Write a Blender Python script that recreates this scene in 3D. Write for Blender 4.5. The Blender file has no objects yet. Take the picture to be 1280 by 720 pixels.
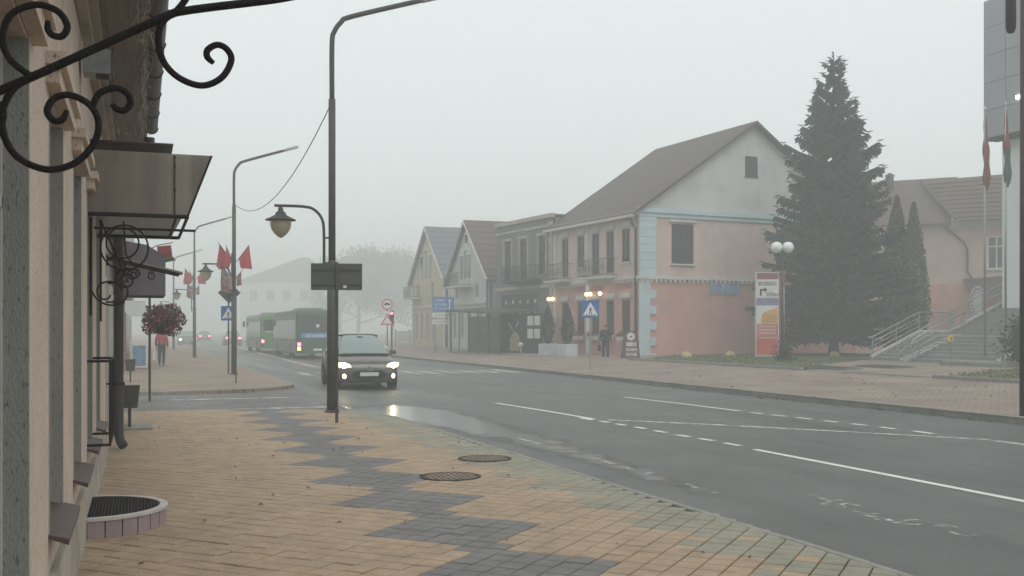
import bpy, math, random
from mathutils import Vector, Matrix
R = math.radians
sc = bpy.context.scene
col = sc.collection
random.seed(7)

# ------------------------------------------------------------------ camera
F = 1300.0; VPX = 175.0; HOR = 413.0; CH = 1.62
TH = math.atan((640 - VPX) / F); S_, C_ = math.sin(TH), math.cos(TH)
cam = bpy.data.cameras.new('camera'); cam_o = bpy.data.objects.new('camera', cam); col.objects.link(cam_o)
cam_o.location = (0, 0, CH); cam_o.rotation_euler = (R(90), 0, -TH)
cam.sensor_width = 36; cam.lens = F / 1280 * 36; cam.shift_y = (HOR - 360) / 1280
cam.clip_start = 0.05; cam.clip_end = 6000
sc.camera = cam_o
# ------------------------------------------------------------------ sky, sun, exposure
w = bpy.data.worlds.new('World'); sc.world = w; w.use_nodes = True
nt = w.node_tree; nt.nodes.clear()
out = nt.nodes.new('ShaderNodeOutputWorld'); bg = nt.nodes.new('ShaderNodeBackground')
sky = nt.nodes.new('ShaderNodeTexSky'); sky.sky_type = 'NISHITA'; sky.sun_disc = False
SUN_EL, SUN_ROT = R(58), R(165)
sky.sun_elevation = SUN_EL; sky.sun_rotation = SUN_ROT
mx = nt.nodes.new('ShaderNodeMixRGB'); mx.inputs[0].default_value = 0.93
mx.inputs[2].default_value = (6.65, 7.05, 6.93, 1)          # even white of an overcast, foggy sky
nt.links.new(sky.outputs[0], mx.inputs[1]); nt.links.new(mx.outputs[0], bg.inputs[0])
bg.inputs[1].default_value = 0.125
nt.links.new(bg.outputs[0], out.inputs[0])
sun = bpy.data.lights.new('sun', 'SUN'); sun.energy = 1.15; sun.angle = R(40); sun.color = (1, .97, .92)
sun_o = bpy.data.objects.new('sun', sun); col.objects.link(sun_o)
sd = Vector((math.sin(SUN_ROT) * math.cos(SUN_EL), math.cos(SUN_ROT) * math.cos(SUN_EL), math.sin(SUN_EL)))
sun_o.rotation_euler = (-sd).to_track_quat('-Z', 'Y').to_euler()
vs = sc.view_settings
vs.view_transform = 'Standard'; vs.look = 'None'; vs.gamma = 1; vs.exposure = 0.25; vs.use_curve_mapping = False
sc.render.engine = 'CYCLES'
sc.cycles.volume_bounces = 1; sc.cycles.max_bounces = 6; sc.cycles.use_denoising = True

# ------------------------------------------------------------------ helpers
def P(px, D, z=None):
    u = (px - 640) / F * D
    v = Vector((u * C_ + D * S_, -u * S_ + D * C_, 0))
    v.z = terr(v.x) if z is None else z
    return v
def G(px, py, z=0.0): return P(px, F * (CH - z) / (py - HOR), z)
def ZP(py, D): return CH - (py - HOR) * D / F
FK = 15.4                                                   # far kerb line
def terr(x):
    if x < FK: return 0.0
    return min(.30, (x - FK) * .031)

class MB:
    def __init__(s, M=None): s.v = []; s.f = []; s.m = []; s.M = M or Matrix(); s.mi = 0
    def add(s, vs, fs):
        n = len(s.v); s.v += [tuple(s.M @ Vector(p)) for p in vs]
        s.f += [[i + n for i in f] for f in fs]; s.m += [s.mi] * len(fs); return s
    def quad(s, a, b, c, d): return s.add([a, b, c, d], [(0, 1, 2, 3)])
    def box(s, x0, x1, y0, y1, z0, z1, b=0):
        if b:
            return s.add([(x0, y0, z0), (x1, y0, z0), (x1, y1, z0), (x0, y1, z0),
                (x0, y0, z1 - b), (x1, y0, z1 - b), (x1, y1, z1 - b), (x0, y1, z1 - b),
                (x0 + b, y0 + b, z1), (x1 - b, y0 + b, z1), (x1 - b, y1 - b, z1), (x0 + b, y1 - b, z1)],
                [(3, 2, 1, 0), (0, 1, 5, 4), (1, 2, 6, 5), (2, 3, 7, 6), (3, 0, 4, 7), (4, 5, 9, 8), (5, 6, 10, 9), (6, 7, 11, 10), (7, 4, 8, 11), (8, 9, 10, 11)])
        return s.add([(x0, y0, z0), (x1, y0, z0), (x1, y1, z0), (x0, y1, z0), (x0, y0, z1), (x1, y0, z1), (x1, y1, z1), (x0, y1, z1)],
            [(3, 2, 1, 0), (4, 5, 6, 7), (0, 1, 5, 4), (1, 2, 6, 5), (2, 3, 7, 6), (3, 0, 4, 7)])
    def cb(s, c, d, b=0): return s.box(c[0]-d[0]/2, c[0]+d[0]/2, c[1]-d[1]/2, c[1]+d[1]/2, c[2]-d[2]/2, c[2]+d[2]/2, b)
    def tube(s, pts, r, seg=8, cap=True):
        pts = [Vector(p) for p in pts]; n = len(pts)
        rs = r if isinstance(r, (list, tuple)) else [r] * n
        vs = []; fs = []; up = None
        for i, p in enumerate(pts):
            t = (pts[min(i + 1, n - 1)] - pts[max(i - 1, 0)])
            t = t.normalized() if t.length > 1e-9 else Vector((0, 0, 1))
            if up is None: up = Vector((0, 0, 1)) if abs(t.z) < .9 else Vector((1, 0, 0))
            a = t.cross(up); a = a.normalized() if a.length > 1e-6 else Vector((1, 0, 0)); b = t.cross(a).normalized(); up = -b if False else up
            up = a.cross(t).normalized()
            for k in range(seg):
                q = 2 * math.pi * k / seg
                vs.append(p + (a * math.cos(q) + up * math.sin(q)) * rs[i])
        for i in range(n - 1):
            for k in range(seg):
                k2 = (k + 1) % seg
                fs.append((i * seg + k, i * seg + k2, (i + 1) * seg + k2, (i + 1) * seg + k))
        if cap: fs.append(tuple(range(seg - 1, -1, -1))); fs.append(tuple((n - 1) * seg + k for k in range(seg)))
        return s.add(vs, fs)
    def lathe(s, prof, seg=16, c=(0, 0, 0), a0=0, a1=2 * math.pi):
        full = abs(a1 - a0 - 2 * math.pi) < 1e-6; n = seg if full else seg + 1
        vs = []; fs = []
        for (r, z) in prof:
            for k in range(n):
                q = a0 + (a1 - a0) * k / seg; vs.append((c[0] + r * math.cos(q), c[1] + r * math.sin(q), c[2] + z))
        for i in range(len(prof) - 1):
            for k in range(seg):
                k2 = (k + 1) % n
                fs.append((i * n + k, i * n + k2, (i + 1) * n + k2, (i + 1) * n + k))
        return s.add(vs, fs)
    def prism(s, poly, z0, z1):
        n = len(poly)
        return s.add([(p[0], p[1], z0) for p in poly] + [(p[0], p[1], z1) for p in poly],
            [tuple(range(n - 1, -1, -1)), tuple(range(n, 2 * n))] + [(i, (i + 1) % n, n + (i + 1) % n, n + i) for i in range(n)])
    def prismx(s, poly, x0, x1):       # polygon in the y-z plane
        n = len(poly)
        return s.add([(x0, p[0], p[1]) for p in poly] + [(x1, p[0], p[1]) for p in poly],
            [tuple(range(n - 1, -1, -1)), tuple(range(n, 2 * n))] + [(i, (i + 1) % n, n + (i + 1) % n, n + i) for i in range(n)])
    def prismy(s, poly, y0, y1):       # polygon in the x-z plane
        n = len(poly)
        return s.add([(p[0], y0, p[1]) for p in poly] + [(p[0], y1, p[1]) for p in poly],
            [tuple(range(n)), tuple(range(2 * n - 1, n - 1, -1))] + [((i + 1) % n, i, n + i, n + (i + 1) % n) for i in range(n)])
    def build(s, name, mats, parent=None, smooth=False, kind=None):
        me = bpy.data.meshes.new(name); me.from_pydata(s.v, [], s.f)
        if not isinstance(mats, (list, tuple)): mats = [mats]
        for m_ in mats: me.materials.append(m_)
        if len(mats) > 1: me.polygons.foreach_set('material_index', s.m)
        if smooth: me.polygons.foreach_set('use_smooth', [True] * len(me.polygons))
        me.update()
        return link(name, me, parent, kind)
def link(name, data, parent=None, kind=None):
    o = bpy.data.objects.new(name, data); col.objects.link(o)
    if parent is not None: o.parent = parent
    if kind: o['kind'] = kind
    return o
def tag(o, label, cat, group=None):
    o['label'] = label; o['category'] = cat
    if group: o['group'] = group
    return o
def thing(name, label, cat, loc=(0, 0, 0), rz=0, group=None):
    o = link(name, None); o.location = loc; o.rotation_euler = (0, 0, rz); return tag(o, label, cat, group)

# ------------------------------------------------------------------ materials
def mat(name, c, rough=.8, var=.12, vs=2.0, bump=0, bs=60, spec=.3, metal=0, emit=0, ecol=None, stretch=None, dirt=0):
    m = bpy.data.materials.new(name); m.use_nodes = True; t = m.node_tree; b = t.nodes['Principled BSDF']
    b.inputs['Roughness'].default_value = rough; b.inputs['Metallic'].default_value = metal
    b.inputs['Specular IOR Level'].default_value = spec
    g = t.nodes.new('ShaderNodeNewGeometry'); pos = g.outputs['Position']
    if stretch:
        mp = t.nodes.new('ShaderNodeVectorMath'); mp.operation = 'MULTIPLY'; mp.inputs[1].default_value = stretch
        t.links.new(pos, mp.inputs[0]); pos = mp.outputs[0]
    n = t.nodes.new('ShaderNodeTexNoise'); n.inputs['Scale'].default_value = vs; n.inputs['Detail'].default_value = 6; n.inputs['Roughness'].default_value = .65
    t.links.new(pos, n.inputs['Vector'])
    r = t.nodes.new('ShaderNodeValToRGB'); e = r.color_ramp.elements
    e[0].position = .3; e[1].position = .7
    e[0].color = tuple(x * (1 - var) for x in c) + (1,); e[1].color = tuple(min(1, x * (1 + var)) for x in c) + (1,)
    t.links.new(n.outputs[0], r.inputs[0]); last = r.outputs[0]
    if dirt:
        n2 = t.nodes.new('ShaderNodeTexNoise'); n2.inputs['Scale'].default_value = .9; n2.inputs['Detail'].default_value = 8; n2.inputs['Roughness'].default_value = .7
        t.links.new(g.outputs['Position'], n2.inputs['Vector'])
        mr = t.nodes.new('ShaderNodeMapRange'); mr.inputs[1].default_value = .5; mr.inputs[2].default_value = .75; mr.inputs[3].default_value = 0; mr.inputs[4].default_value = dirt
        t.links.new(n2.outputs[0], mr.inputs[0])
        mm = t.nodes.new('ShaderNodeMixRGB'); mm.inputs[2].default_value = (.05, .047, .042, 1)
        t.links.new(mr.outputs[0], mm.inputs[0]); t.links.new(last, mm.inputs[1]); last = mm.outputs[0]
    t.links.new(last, b.inputs['Base Color'])
    if bump:
        n3 = t.nodes.new('ShaderNodeTexNoise'); n3.inputs['Scale'].default_value = bs; n3.inputs['Detail'].default_value = 4
        t.links.new(pos, n3.inputs['Vector'])
        bp = t.nodes.new('ShaderNodeBump'); bp.inputs['Strength'].default_value = bump; bp.inputs['Distance'].default_value = .02
        t.links.new(n3.outputs[0], bp.inputs['Height']); t.links.new(bp.outputs[0], b.inputs['Normal'])
    if emit:
        b.inputs['Emission Color'].default_value = tuple(ecol or c) + (1,); b.inputs['Emission Strength'].default_value = emit
    return m
def nodes_of(m): return m.node_tree, m.node_tree.nodes['Principled BSDF']

M = {}
def asphalt():
    m = mat('asphalt', (.078, .079, .076), .5, .22, .5, .45, 90, .5)
    t, b = nodes_of(m); g = t.nodes.new('ShaderNodeNewGeometry')
    # wheel tracks and resurfaced strips run along the street
    mp = t.nodes.new('ShaderNodeVectorMath'); mp.operation = 'MULTIPLY'; mp.inputs[1].default_value = (.9, .05, 1)
    n = t.nodes.new('ShaderNodeTexNoise'); n.inputs['Scale'].default_value = 1.1; n.inputs['Detail'].default_value = 5
    t.links.new(g.outputs[0], mp.inputs[0]); t.links.new(mp.outputs[0], n.inputs[0])
    mr = t.nodes.new('ShaderNodeMapRange'); mr.inputs[1].default_value = .35; mr.inputs[2].default_value = .65; mr.inputs[3].default_value = .30; mr.inputs[4].default_value = .60
    t.links.new(n.outputs[0], mr.inputs[0]); t.links.new(mr.outputs[0], b.inputs['Roughness'])
    old = b.inputs['Base Color'].links[0].from_socket
    mm = t.nodes.new('ShaderNodeMixRGB'); mm.blend_type = 'MULTIPLY'; mm.inputs[0].default_value = 1
    mr2 = t.nodes.new('ShaderNodeMapRange'); mr2.inputs[1].default_value = .35; mr2.inputs[2].default_value = .65; mr2.inputs[3].default_value = .62; mr2.inputs[4].default_value = 1.32
    t.links.new(n.outputs[0], mr2.inputs[0]); t.links.new(old, mm.inputs[1]); t.links.new(mr2.outputs[0], mm.inputs[2]); t.links.new(mm.outputs[0], b.inputs['Base Color'])
    sp = t.nodes.new('ShaderNodeTexNoise'); sp.inputs['Scale'].default_value = 75; sp.inputs['Detail'].default_value = 2; t.links.new(g.outputs[0], sp.inputs[0])   # aggregate
    mr3 = t.nodes.new('ShaderNodeMapRange'); mr3.inputs[1].default_value = .3; mr3.inputs[2].default_value = .7; mr3.inputs[3].default_value = .72; mr3.inputs[4].default_value = 1.28; t.links.new(sp.outputs[0], mr3.inputs[0])
    m3 = t.nodes.new('ShaderNodeMixRGB'); m3.blend_type = 'MULTIPLY'; m3.inputs[0].default_value = 1; t.links.new(mm.outputs[0], m3.inputs[1]); t.links.new(mr3.outputs[0], m3.inputs[2]); t.links.new(m3.outputs[0], b.inputs['Base Color'])
    return m
M['asphalt'] = asphalt()
TILE = .18
def paver(name, c, var):
    m = mat(name, c, .6, .14, 1.3, .3, 130, .35, dirt=.32)
    t, b = nodes_of(m); old = b.inputs['Base Color'].links[0].from_socket
    g = t.nodes.new('ShaderNodeNewGeometry'); mp = t.nodes.new('ShaderNodeMapping')
    mp.inputs['Rotation'].default_value = (0, 0, R(45)); mp.inputs['Scale'].default_value = (1 / TILE,) * 3
    sep = t.nodes.new('ShaderNodeVectorMath'); sep.operation = 'FLOOR'
    ml = t.nodes.new('ShaderNodeVectorMath'); ml.operation = 'MULTIPLY'; ml.inputs[1].default_value = (1, 1, 0)
    wn = t.nodes.new('ShaderNodeTexWhiteNoise')
    t.links.new(g.outputs[0], mp.inputs[0]); t.links.new(mp.outputs[0], ml.inputs[0]); t.links.new(ml.outputs[0], sep.inputs[0]); t.links.new(sep.outputs[0], wn.inputs[0])
    mr = t.nodes.new('ShaderNodeMapRange'); mr.inputs[3].default_value = 1 - var; mr.inputs[4].default_value = 1 + var
    t.links.new(wn.outputs[0], mr.inputs[0])
    mm = t.nodes.new('ShaderNodeMixRGB'); mm.blend_type = 'MULTIPLY'; mm.inputs[0].default_value = 1
    t.links.new(old, mm.inputs[1]); t.links.new(mr.outputs[0], mm.inputs[2]); t.links.new(mm.outputs[0], b.inputs['Base Color'])
    return m
M['pv_tan'] = paver('paver_tan', (.33, .238, .158), .1)
M['pv_blue'] = paver('paver_blue', (.148, .14, .14), .11)
M['pv_green'] = paver('paver_green', (.235, .222, .17), .08)
M['joint'] = mat('joint_sand', (.05, .044, .037), .95, .3, 6, .4, 60)
M['kerb'] = mat('kerb_concrete', (.24, .235, .21), .8, .18, 4, .3, 50, dirt=.4)
def brickpave(name, c1, c2, mortar, sx, rot=0):
    m = bpy.data.materials.new(name); m.use_nodes = True; t, b = nodes_of(m); b.inputs['Roughness'].default_value = .75
    g = t.nodes.new('ShaderNodeNewGeometry'); mp = t.nodes.new('ShaderNodeMapping'); mp.inputs['Rotation'].default_value = (0, 0, rot)
    br = t.nodes.new('ShaderNodeTexBrick'); br.inputs['Scale'].default_value = sx
    br.inputs['Color1'].default_value = c1 + (1,); br.inputs['Color2'].default_value = c2 + (1,); br.inputs['Mortar'].default_value = mortar + (1,)
    br.inputs['Mortar Size'].default_value = .03; br.inputs['Brick Width'].default_value = .5; br.inputs['Row Height'].default_value = .25
    t.links.new(g.outputs[0], mp.inputs[0]); t.links.new(mp.outputs[0], br.inputs[0])
    n = t.nodes.new('ShaderNodeTexNoise'); n.inputs['Scale'].default_value = .55; n.inputs['Detail'].default_value = 7
    t.links.new(g.outputs[0], n.inputs[0])
    mr = t.nodes.new('ShaderNodeMapRange'); mr.inputs[1].default_value = .3; mr.inputs[2].default_value = .7; mr.inputs[3].default_value = .7; mr.inputs[4].default_value = 1.2
    t.links.new(n.outputs[0], mr.inputs[0])
    mm = t.nodes.new('ShaderNodeMixRGB'); mm.blend_type = 'MULTIPLY'; mm.inputs[0].default_value = 1
    t.links.new(br.outputs[0], mm.inputs[1]); t.links.new(mr.outputs[0], mm.inputs[2]); t.links.new(mm.outputs[0], b.inputs['Base Color'])
    return m
M['far_pave'] = brickpave('far_paving', (.30, .215, .17), (.255, .195, .16), (.12, .105, .09), 2.4)
M['side_pave'] = brickpave('side_street_paving', (.17, .165, .155), (.14, .135, .13), (.07, .068, .065), 2.6, R(45))
M['far_tan'] = brickpave('far_tan_paving', (.31, .215, .15), (.27, .2, .145), (.11, .1, .085), 2.6, R(45))
M['plaza'] = brickpave('plaza_paving', (.24, .225, .2), (.21, .2, .18), (.12, .115, .1), 1.2)
M['soil'] = mat('soil', (.09, .085, .07), .95, .3, .3)
def paint_white(name, c=(.62, .62, .59), lo=.42, hi=.56, base=None):
    """paint worn through to what lies under it (or to the base colour)"""
    m = mat(name, c, .6, .08, 3); t, b = nodes_of(m); old = b.inputs['Base Color'].links[0].from_socket
    g = t.nodes.new('ShaderNodeNewGeometry'); n = t.nodes.new('ShaderNodeTexNoise'); n.inputs['Scale'].default_value = 5; n.inputs['Detail'].default_value = 8; n.inputs['Roughness'].default_value = .75
    t.links.new(g.outputs[0], n.inputs[0]); mr = t.nodes.new('ShaderNodeMapRange'); mr.inputs[1].default_value = lo; mr.inputs[2].default_value = hi
    t.links.new(n.outputs[0], mr.inputs[0])
    if base:
        mm = t.nodes.new('ShaderNodeMixRGB'); mm.inputs[1].default_value = base + (1,)
        t.links.new(mr.outputs[0], mm.inputs[0]); t.links.new(old, mm.inputs[2]); t.links.new(mm.outputs[0], b.inputs['Base Color'])
    else: t.links.new(mr.outputs[0], b.inputs['Alpha'])
    return m
M['line'] = paint_white('road_paint', lo=.28, hi=.42)
M['line_worn'] = paint_white('road_paint_worn', lo=.42, hi=.58)
M['line_faint'] = paint_white('road_paint_faint', lo=.53, hi=.66)
def wet():
    m = bpy.data.materials.new('wet_asphalt'); m.use_nodes = True; t, b = nodes_of(m)
    b.inputs['Base Color'].default_value = (.06, .061, .06, 1); b.inputs['Specular IOR Level'].default_value = .7; b.inputs['Coat Weight'].default_value = 1; b.inputs['Coat Roughness'].default_value = .17; b.inputs['Coat IOR'].default_value = 1.7
    b.inputs['Roughness'].default_value = .16
    g = t.nodes.new('ShaderNodeNewGeometry'); n = t.nodes.new('ShaderNodeTexNoise'); n.inputs['Scale'].default_value = 2.6; n.inputs['Detail'].default_value = 7; n.inputs['Roughness'].default_value = .65
    t.links.new(g.outputs[0], n.inputs[0]); at = t.nodes.new('ShaderNodeAttribute'); at.attribute_name = 'wetness'
    ad = t.nodes.new('ShaderNodeMath'); ad.operation = 'ADD'; t.links.new(n.outputs[0], ad.inputs[0]); t.links.new(at.outputs['Fac'], ad.inputs[1])
    mr = t.nodes.new('ShaderNodeMapRange'); mr.inputs[1].default_value = .66; mr.inputs[2].default_value = .95; t.links.new(ad.outputs[0], mr.inputs[0]); t.links.new(mr.outputs[0], b.inputs['Alpha'])
    return m
M['wet'] = wet()
M['grass'] = mat('grass', (.085, .1, .05), .9, .3, 3)
def pits(m, depth=.55):
    """small dark holes and cracks of rough-cast plaster, stretched downwards"""
    t, b = nodes_of(m); g = t.nodes.new('ShaderNodeNewGeometry'); mp = t.nodes.new('ShaderNodeVectorMath'); mp.operation = 'MULTIPLY'; mp.inputs[1].default_value = (1, 1, .42)
    n = t.nodes.new('ShaderNodeTexNoise'); n.inputs['Scale'].default_value = 62; n.inputs['Detail'].default_value = 3; n.inputs['Roughness'].default_value = .55; t.links.new(g.outputs[0], mp.inputs[0]); t.links.new(mp.outputs[0], n.inputs[0])
    mr = t.nodes.new('ShaderNodeMapRange'); mr.inputs[1].default_value = .30; mr.inputs[2].default_value = .42; mr.inputs[3].default_value = 1 - depth; mr.inputs[4].default_value = 1; t.links.new(n.outputs[0], mr.inputs[0])
    old = b.inputs['Base Color'].links[0].from_socket; mm = t.nodes.new('ShaderNodeMixRGB'); mm.blend_type = 'MULTIPLY'; mm.inputs[0].default_value = 1
    t.links.new(old, mm.inputs[1]); t.links.new(mr.outputs[0], mm.inputs[2]); t.links.new(mm.outputs[0], b.inputs['Base Color'])
    bp = t.nodes.new('ShaderNodeBump'); bp.inputs['Strength'].default_value = .6; bp.inputs['Distance'].default_value = .008; t.links.new(mr.outputs[0], bp.inputs['Height'])
    if b.inputs['Normal'].links: t.links.new(b.inputs['Normal'].links[0].from_socket, bp.inputs['Normal'])
    t.links.new(bp.outputs[0], b.inputs['Normal']); return m
M['stucco_tan'] = mat('tan_stucco', (.60, .495, .415), .95, .1, 2.5, .35, 110, .1, stretch=(1, 1, .45), dirt=.22)
M['stucco_grey'] = mat('grey_stucco', (.30, .30, .28), .95, .12, 2.5, .35, 120, .1, stretch=(1, 1, .4), dirt=.2)
pits(M['stucco_tan']); pits(M['stucco_grey'], .4)
M['plinth'] = mat('plinth_stucco', (.44, .39, .335), .95, .2, 2, .8, 45, .1, dirt=.5)
M['brown_sheet'] = mat('brown_sheet_metal', (.075, .04, .034), .45, .15, 5, 0, 10, .5)
M['iron'] = mat('black_iron', (.009, .008, .009), .65, .3, 20, .5, 90, .2)
M['darkmetal'] = mat('dark_grey_metal', (.036, .036, .038), .6, .2, 6, .1, 80, .25)
M['pole'] = mat('painted_pole', (.06, .056, .052), .6, .25, 4, .15, 60, .22)
M['galv'] = mat('galvanised_steel', (.34, .36, .38), .42, .2, 8, 0, 10, .5, .7)
M['wood'] = mat('soffit_wood', (.25, .22, .19), .85, .25, 3, .3, 30, stretch=(8, .4, 8))
M['gutter'] = mat('gutter_steel', (.08, .075, .07), .45, .25, 6, .1, 40, .5, .3)
M['glass'] = mat('dark_glass', (.035, .04, .042), .08, .15, 2, 0, 10, .6)
M['glass_sky'] = mat('car_glass_painted_sky', (.17, .225, .215), .06, .05, 2, 0, 10, .8)  # pale base colour paints the sky's reflection into the car windows
M['white'] = mat('white_paint', (.72, .72, .7), .6, .06, 3, dirt=.1)
M['offwhite'] = mat('off_white_paint', (.55, .54, .5), .75, .1, 2, dirt=.2)
M['blue_white'] = mat('pale_blue_paint', (.47, .57, .61), .8, .08, 2, .15, 40, dirt=.15)
M['cable'] = mat('cable', (.03, .03, .03), .7)
M['lightwire'] = mat('light_string_wire', (.5, .5, .48), .7)
M['tile_pink'] = mat('facing_tile', (.3, .235, .235), .45, .1, 3, dirt=.25)
M['rim_conc'] = mat('rim_concrete', (.5, .46, .44), .75, .15, 4, .2, 60)
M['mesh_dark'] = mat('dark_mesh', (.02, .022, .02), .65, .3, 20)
M['rust_pot'] = mat('bin_metal', (.045, .04, .038), .6, .3, 8)
M['green_red'] = mat('red_cloth', (.36, .04, .05), .9, .15, 3)

def poly_sheet(name, poly, z, m, kind='structure', zf=None):
    mb = MB(); mb.add([(p[0], p[1], z if zf is None else zf(p[0])) for p in poly], [tuple(range(len(poly)))])
    return mb.build(name, m, kind=kind)
def arc(cx, cy, r, a0, a1, n=8): return [(cx + r * math.cos(R(a0 + (a1 - a0) * i / n)), cy + r * math.sin(R(a0 + (a1 - a0) * i / n))) for i in range(n + 1)]

# ================================================================== GROUND
poly_sheet('ground', [(-900, -60), (900, -60), (900, 1200), (-900, 1200)], -.30, M['soil'])
poly_sheet('road', [(2.2, -40), (FK + .1, -40), (FK + .1, 1100), (2.2, 1100)], -.12, M['asphalt'])
# right-hand pavement: rises gently from the kerb towards the houses
mb = MB()
xs = [FK - .02, 18, 22, 25.2, 60, 140]
for a, b in zip(xs, xs[1:]):
    mb.quad((a, -30, terr(a)), (b, -30, terr(b)), (b, 700, terr(b)), (a, 700, terr(a)))
mb.build('pavement', M['far_pave'], kind='structure')
def kx(y):                                                   # near kerb, very slightly bowed
    return 4.95 - .022 * y + .0 if y < 24 else 4.42
NEAR_END = 22.2
near_poly = [(-3, -3), (kx(-3), -3), (kx(8), 8), (kx(14), 14)] + [(x, y) for x, y in arc(kx(19) - 3.0, NEAR_END - 3.0, 3.0, 0, 90)] + [(-6, NEAR_END)]
poly_sheet('sidewalk', near_poly, -.026, M['joint'])
mb = MB(); n = len(near_poly)
mb.add([(p[0], p[1], -.3) for p in near_poly] + [(p[0], p[1], -.027) for p in near_poly], [(i, (i + 1) % n, n + (i + 1) % n, n + i) for i in range(n)]); mb.build('sidewalk_edge', M['kerb'], kind='structure')
# side street
poly_sheet('side_street', [(-60, 20), (2.8, 20), (4.3, 21.5), (4.3, 31.5), (2.8, 30.5), (-60, 30.5)], -.095, M['side_pave'])
far_poly = [(-6, 28.9)] + [(x, y) for x, y in arc(4.42 - 3.2, 28.9 + 3.4, 3.2, -90, 0)] + [(4.42, 700), (-40, 700), (-40, 28.9)]
mb = MB(); mb.prism(far_poly, -.3, 0.0); mb.build('sidewalk_far', M['far_tan'], kind='structure')

def kerb_run(pts, name_parent, z0, z1, wd, inward, gap=.012, step=1.0, zf=None):
    """kerb stones laid end to end along a polyline; each stone a part"""
    par = link(name_parent, None, kind='structure')
    L = [0]
    for a, b in zip(pts, pts[1:]): L.append(L[-1] + math.dist(a, b))
    def at(s):
        for i in range(len(pts) - 1):
            if s <= L[i + 1] or i == len(pts) - 2:
                k = (s - L[i]) / (L[i + 1] - L[i]); a, b = pts[i], pts[i + 1]; return (a[0] + (b[0] - a[0]) * k, a[1] + (b[1] - a[1]) * k)
    s = 0; me = None
    while s < L[-1] - .05:
        e = min(s + step, L[-1]); a, b = at(s + gap / 2), at(e - gap / 2); ln = math.dist(a, b)
        if me is None or abs(ln - step + gap) > .03:
            q = MB(); q.box(0, ln, 0 if inward > 0 else -wd, wd if inward > 0 else 0, z0, z1, .012); me_ = None
            o = q.build('kerb_stone', M['kerb'], par)
            if me is None and abs(ln - step + gap) < .03: me = o.data
        else: o = link('kerb_stone', me, par)
        o.location = (a[0], a[1], random.uniform(-.004, .004)); o.rotation_euler = (0, 0, math.atan2(b[1] - a[1], b[0] - a[0]))
        s = e
    return par
kp = [(kx(y), y) for y in (-1, 3, 6, 9, 12, 15, 19)] + arc(kx(19) - 3.0, NEAR_END - 3.0, 3.0, 0, 90)[2:] + [(-.3, NEAR_END)]
kerb_run(kp, 'kerb', -.3, .006, .085, 1)
kerb_run([(-.6, 28.9)] + arc(4.42 - 3.2, 28.9 + 3.4, 3.2, -90, 0) + [(4.42, 60)], 'kerb_far_corner', -.3, .01, .15, 1)
kerb_run([(FK, 74), (FK, 12)], 'kerb_opposite', -.3, .012, .16, 1, step=1.0)
mb = MB(); mb.box(4.27, 4.42, 60.02, 400, -.3, .01); mb.build('kerb_distant', M['kerb'], kind='structure')
mb = MB(); mb.box(FK, FK + .16, 74.02, 400, -.3, .012); mb.build('kerb_opposite_distant', M['kerb'], kind='structure')

# ---- pavers (laid at 45 degrees)
def tile_mesh(name, m):
    q = MB(); h = TILE / 2 - .0055; q.box(-h, h, -h, h, -.05, 0, .006); o = q.build(name, m); me = o.data; bpy.data.objects.remove(o); return me
tm = {k: tile_mesh('paver', M[k]) for k in ('pv_tan', 'pv_blue', 'pv_green')}
sidewalk = bpy.data.objects['sidewalk']
cells = []
c45 = math.cos(R(45))
I0 = None
for i in range(-20, 190):
    for j in range(-190, 190):
        # grid axes at +-45 degrees
        x = (i - j) * TILE * c45; y = (i + j) * TILE * c45
        if y < 1.2 or y > NEAR_END - .12 or x < -.62: continue
        kk = kx(y) - .06
        if x > kk: continue
        if y > NEAR_END - 3.0 and x > kx(19) - 3.0 and math.hypot(x - kx(19) + 3.0, y - NEAR_END + 3.0) > 2.93: continue
        cells.append((i, j, x, y))
# zigzag chain of grey-blue squares: 6x6 and 2x2 squares touching corner to corner
ci, cj = None, None
best = min(cells, key=lambda c: (c[2] - 2.48) ** 2 + (c[3] - (8.27 - .78)) ** 2); ci, cj = best[0], best[1]
def is_blue(i, j):
    a, b = i - ci, j - cj
    k = a // 6
    if 0 <= a - 6 * k < 6 and 0 <= b - 6 * k < 6: return True
    for q in (k, k + 1):
        if a - 6 * q in (-1, 0) and b - 6 * q in (-1, 0): return True
    return False
proj = []
for (i, j, x, y) in cells:
    D = x * S_ + y * C_; u = x * C_ - y * S_
    px = 640 + F * u / max(D, .1); py = HOR + F * CH / max(D, .1)
    seen = 60 < px < 1290 and py < 735
    proj.append((0 if seen else 1, D))
order = sorted(range(len(cells)), key=lambda k: proj[k])
single = set(order[:300])
stf = MB()
for k, (i, j, x, y) in enumerate(cells):
    edge = kx(y) - x
    kind = 'pv_blue' if is_blue(i, j) else ('pv_green' if random.random() > .06 and edge < .78 + (.14 if (i // 2) % 2 else -.1) else 'pv_tan')
    dz = random.gauss(0, .0013); tx, ty = random.gauss(0, .005), random.gauss(0, .005)
    if y < 9 and x < 1.0: dz += random.gauss(0, .0022); tx *= 1.7; ty *= 1.7
    if k in single:
        o = link('paver', tm[kind], sidewalk); o.location = (x, y, dz); o.rotation_euler = (tx, ty, R(45))
    else:
        stf.M = Matrix.Translation((x, y, dz)) @ Matrix.Rotation(R(45), 4, 'Z') @ Matrix.Rotation(tx, 4, 'X') @ Matrix.Rotation(ty, 4, 'Y')
        stf.mi = ('pv_tan', 'pv_blue', 'pv_green').index(kind); h = TILE / 2 - .0055; stf.box(-h, h, -h, h, -.03, 0, .006)
stf.build('paver_field', [M['pv_tan'], M['pv_blue'], M['pv_green']], sidewalk, kind='stuff')

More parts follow.
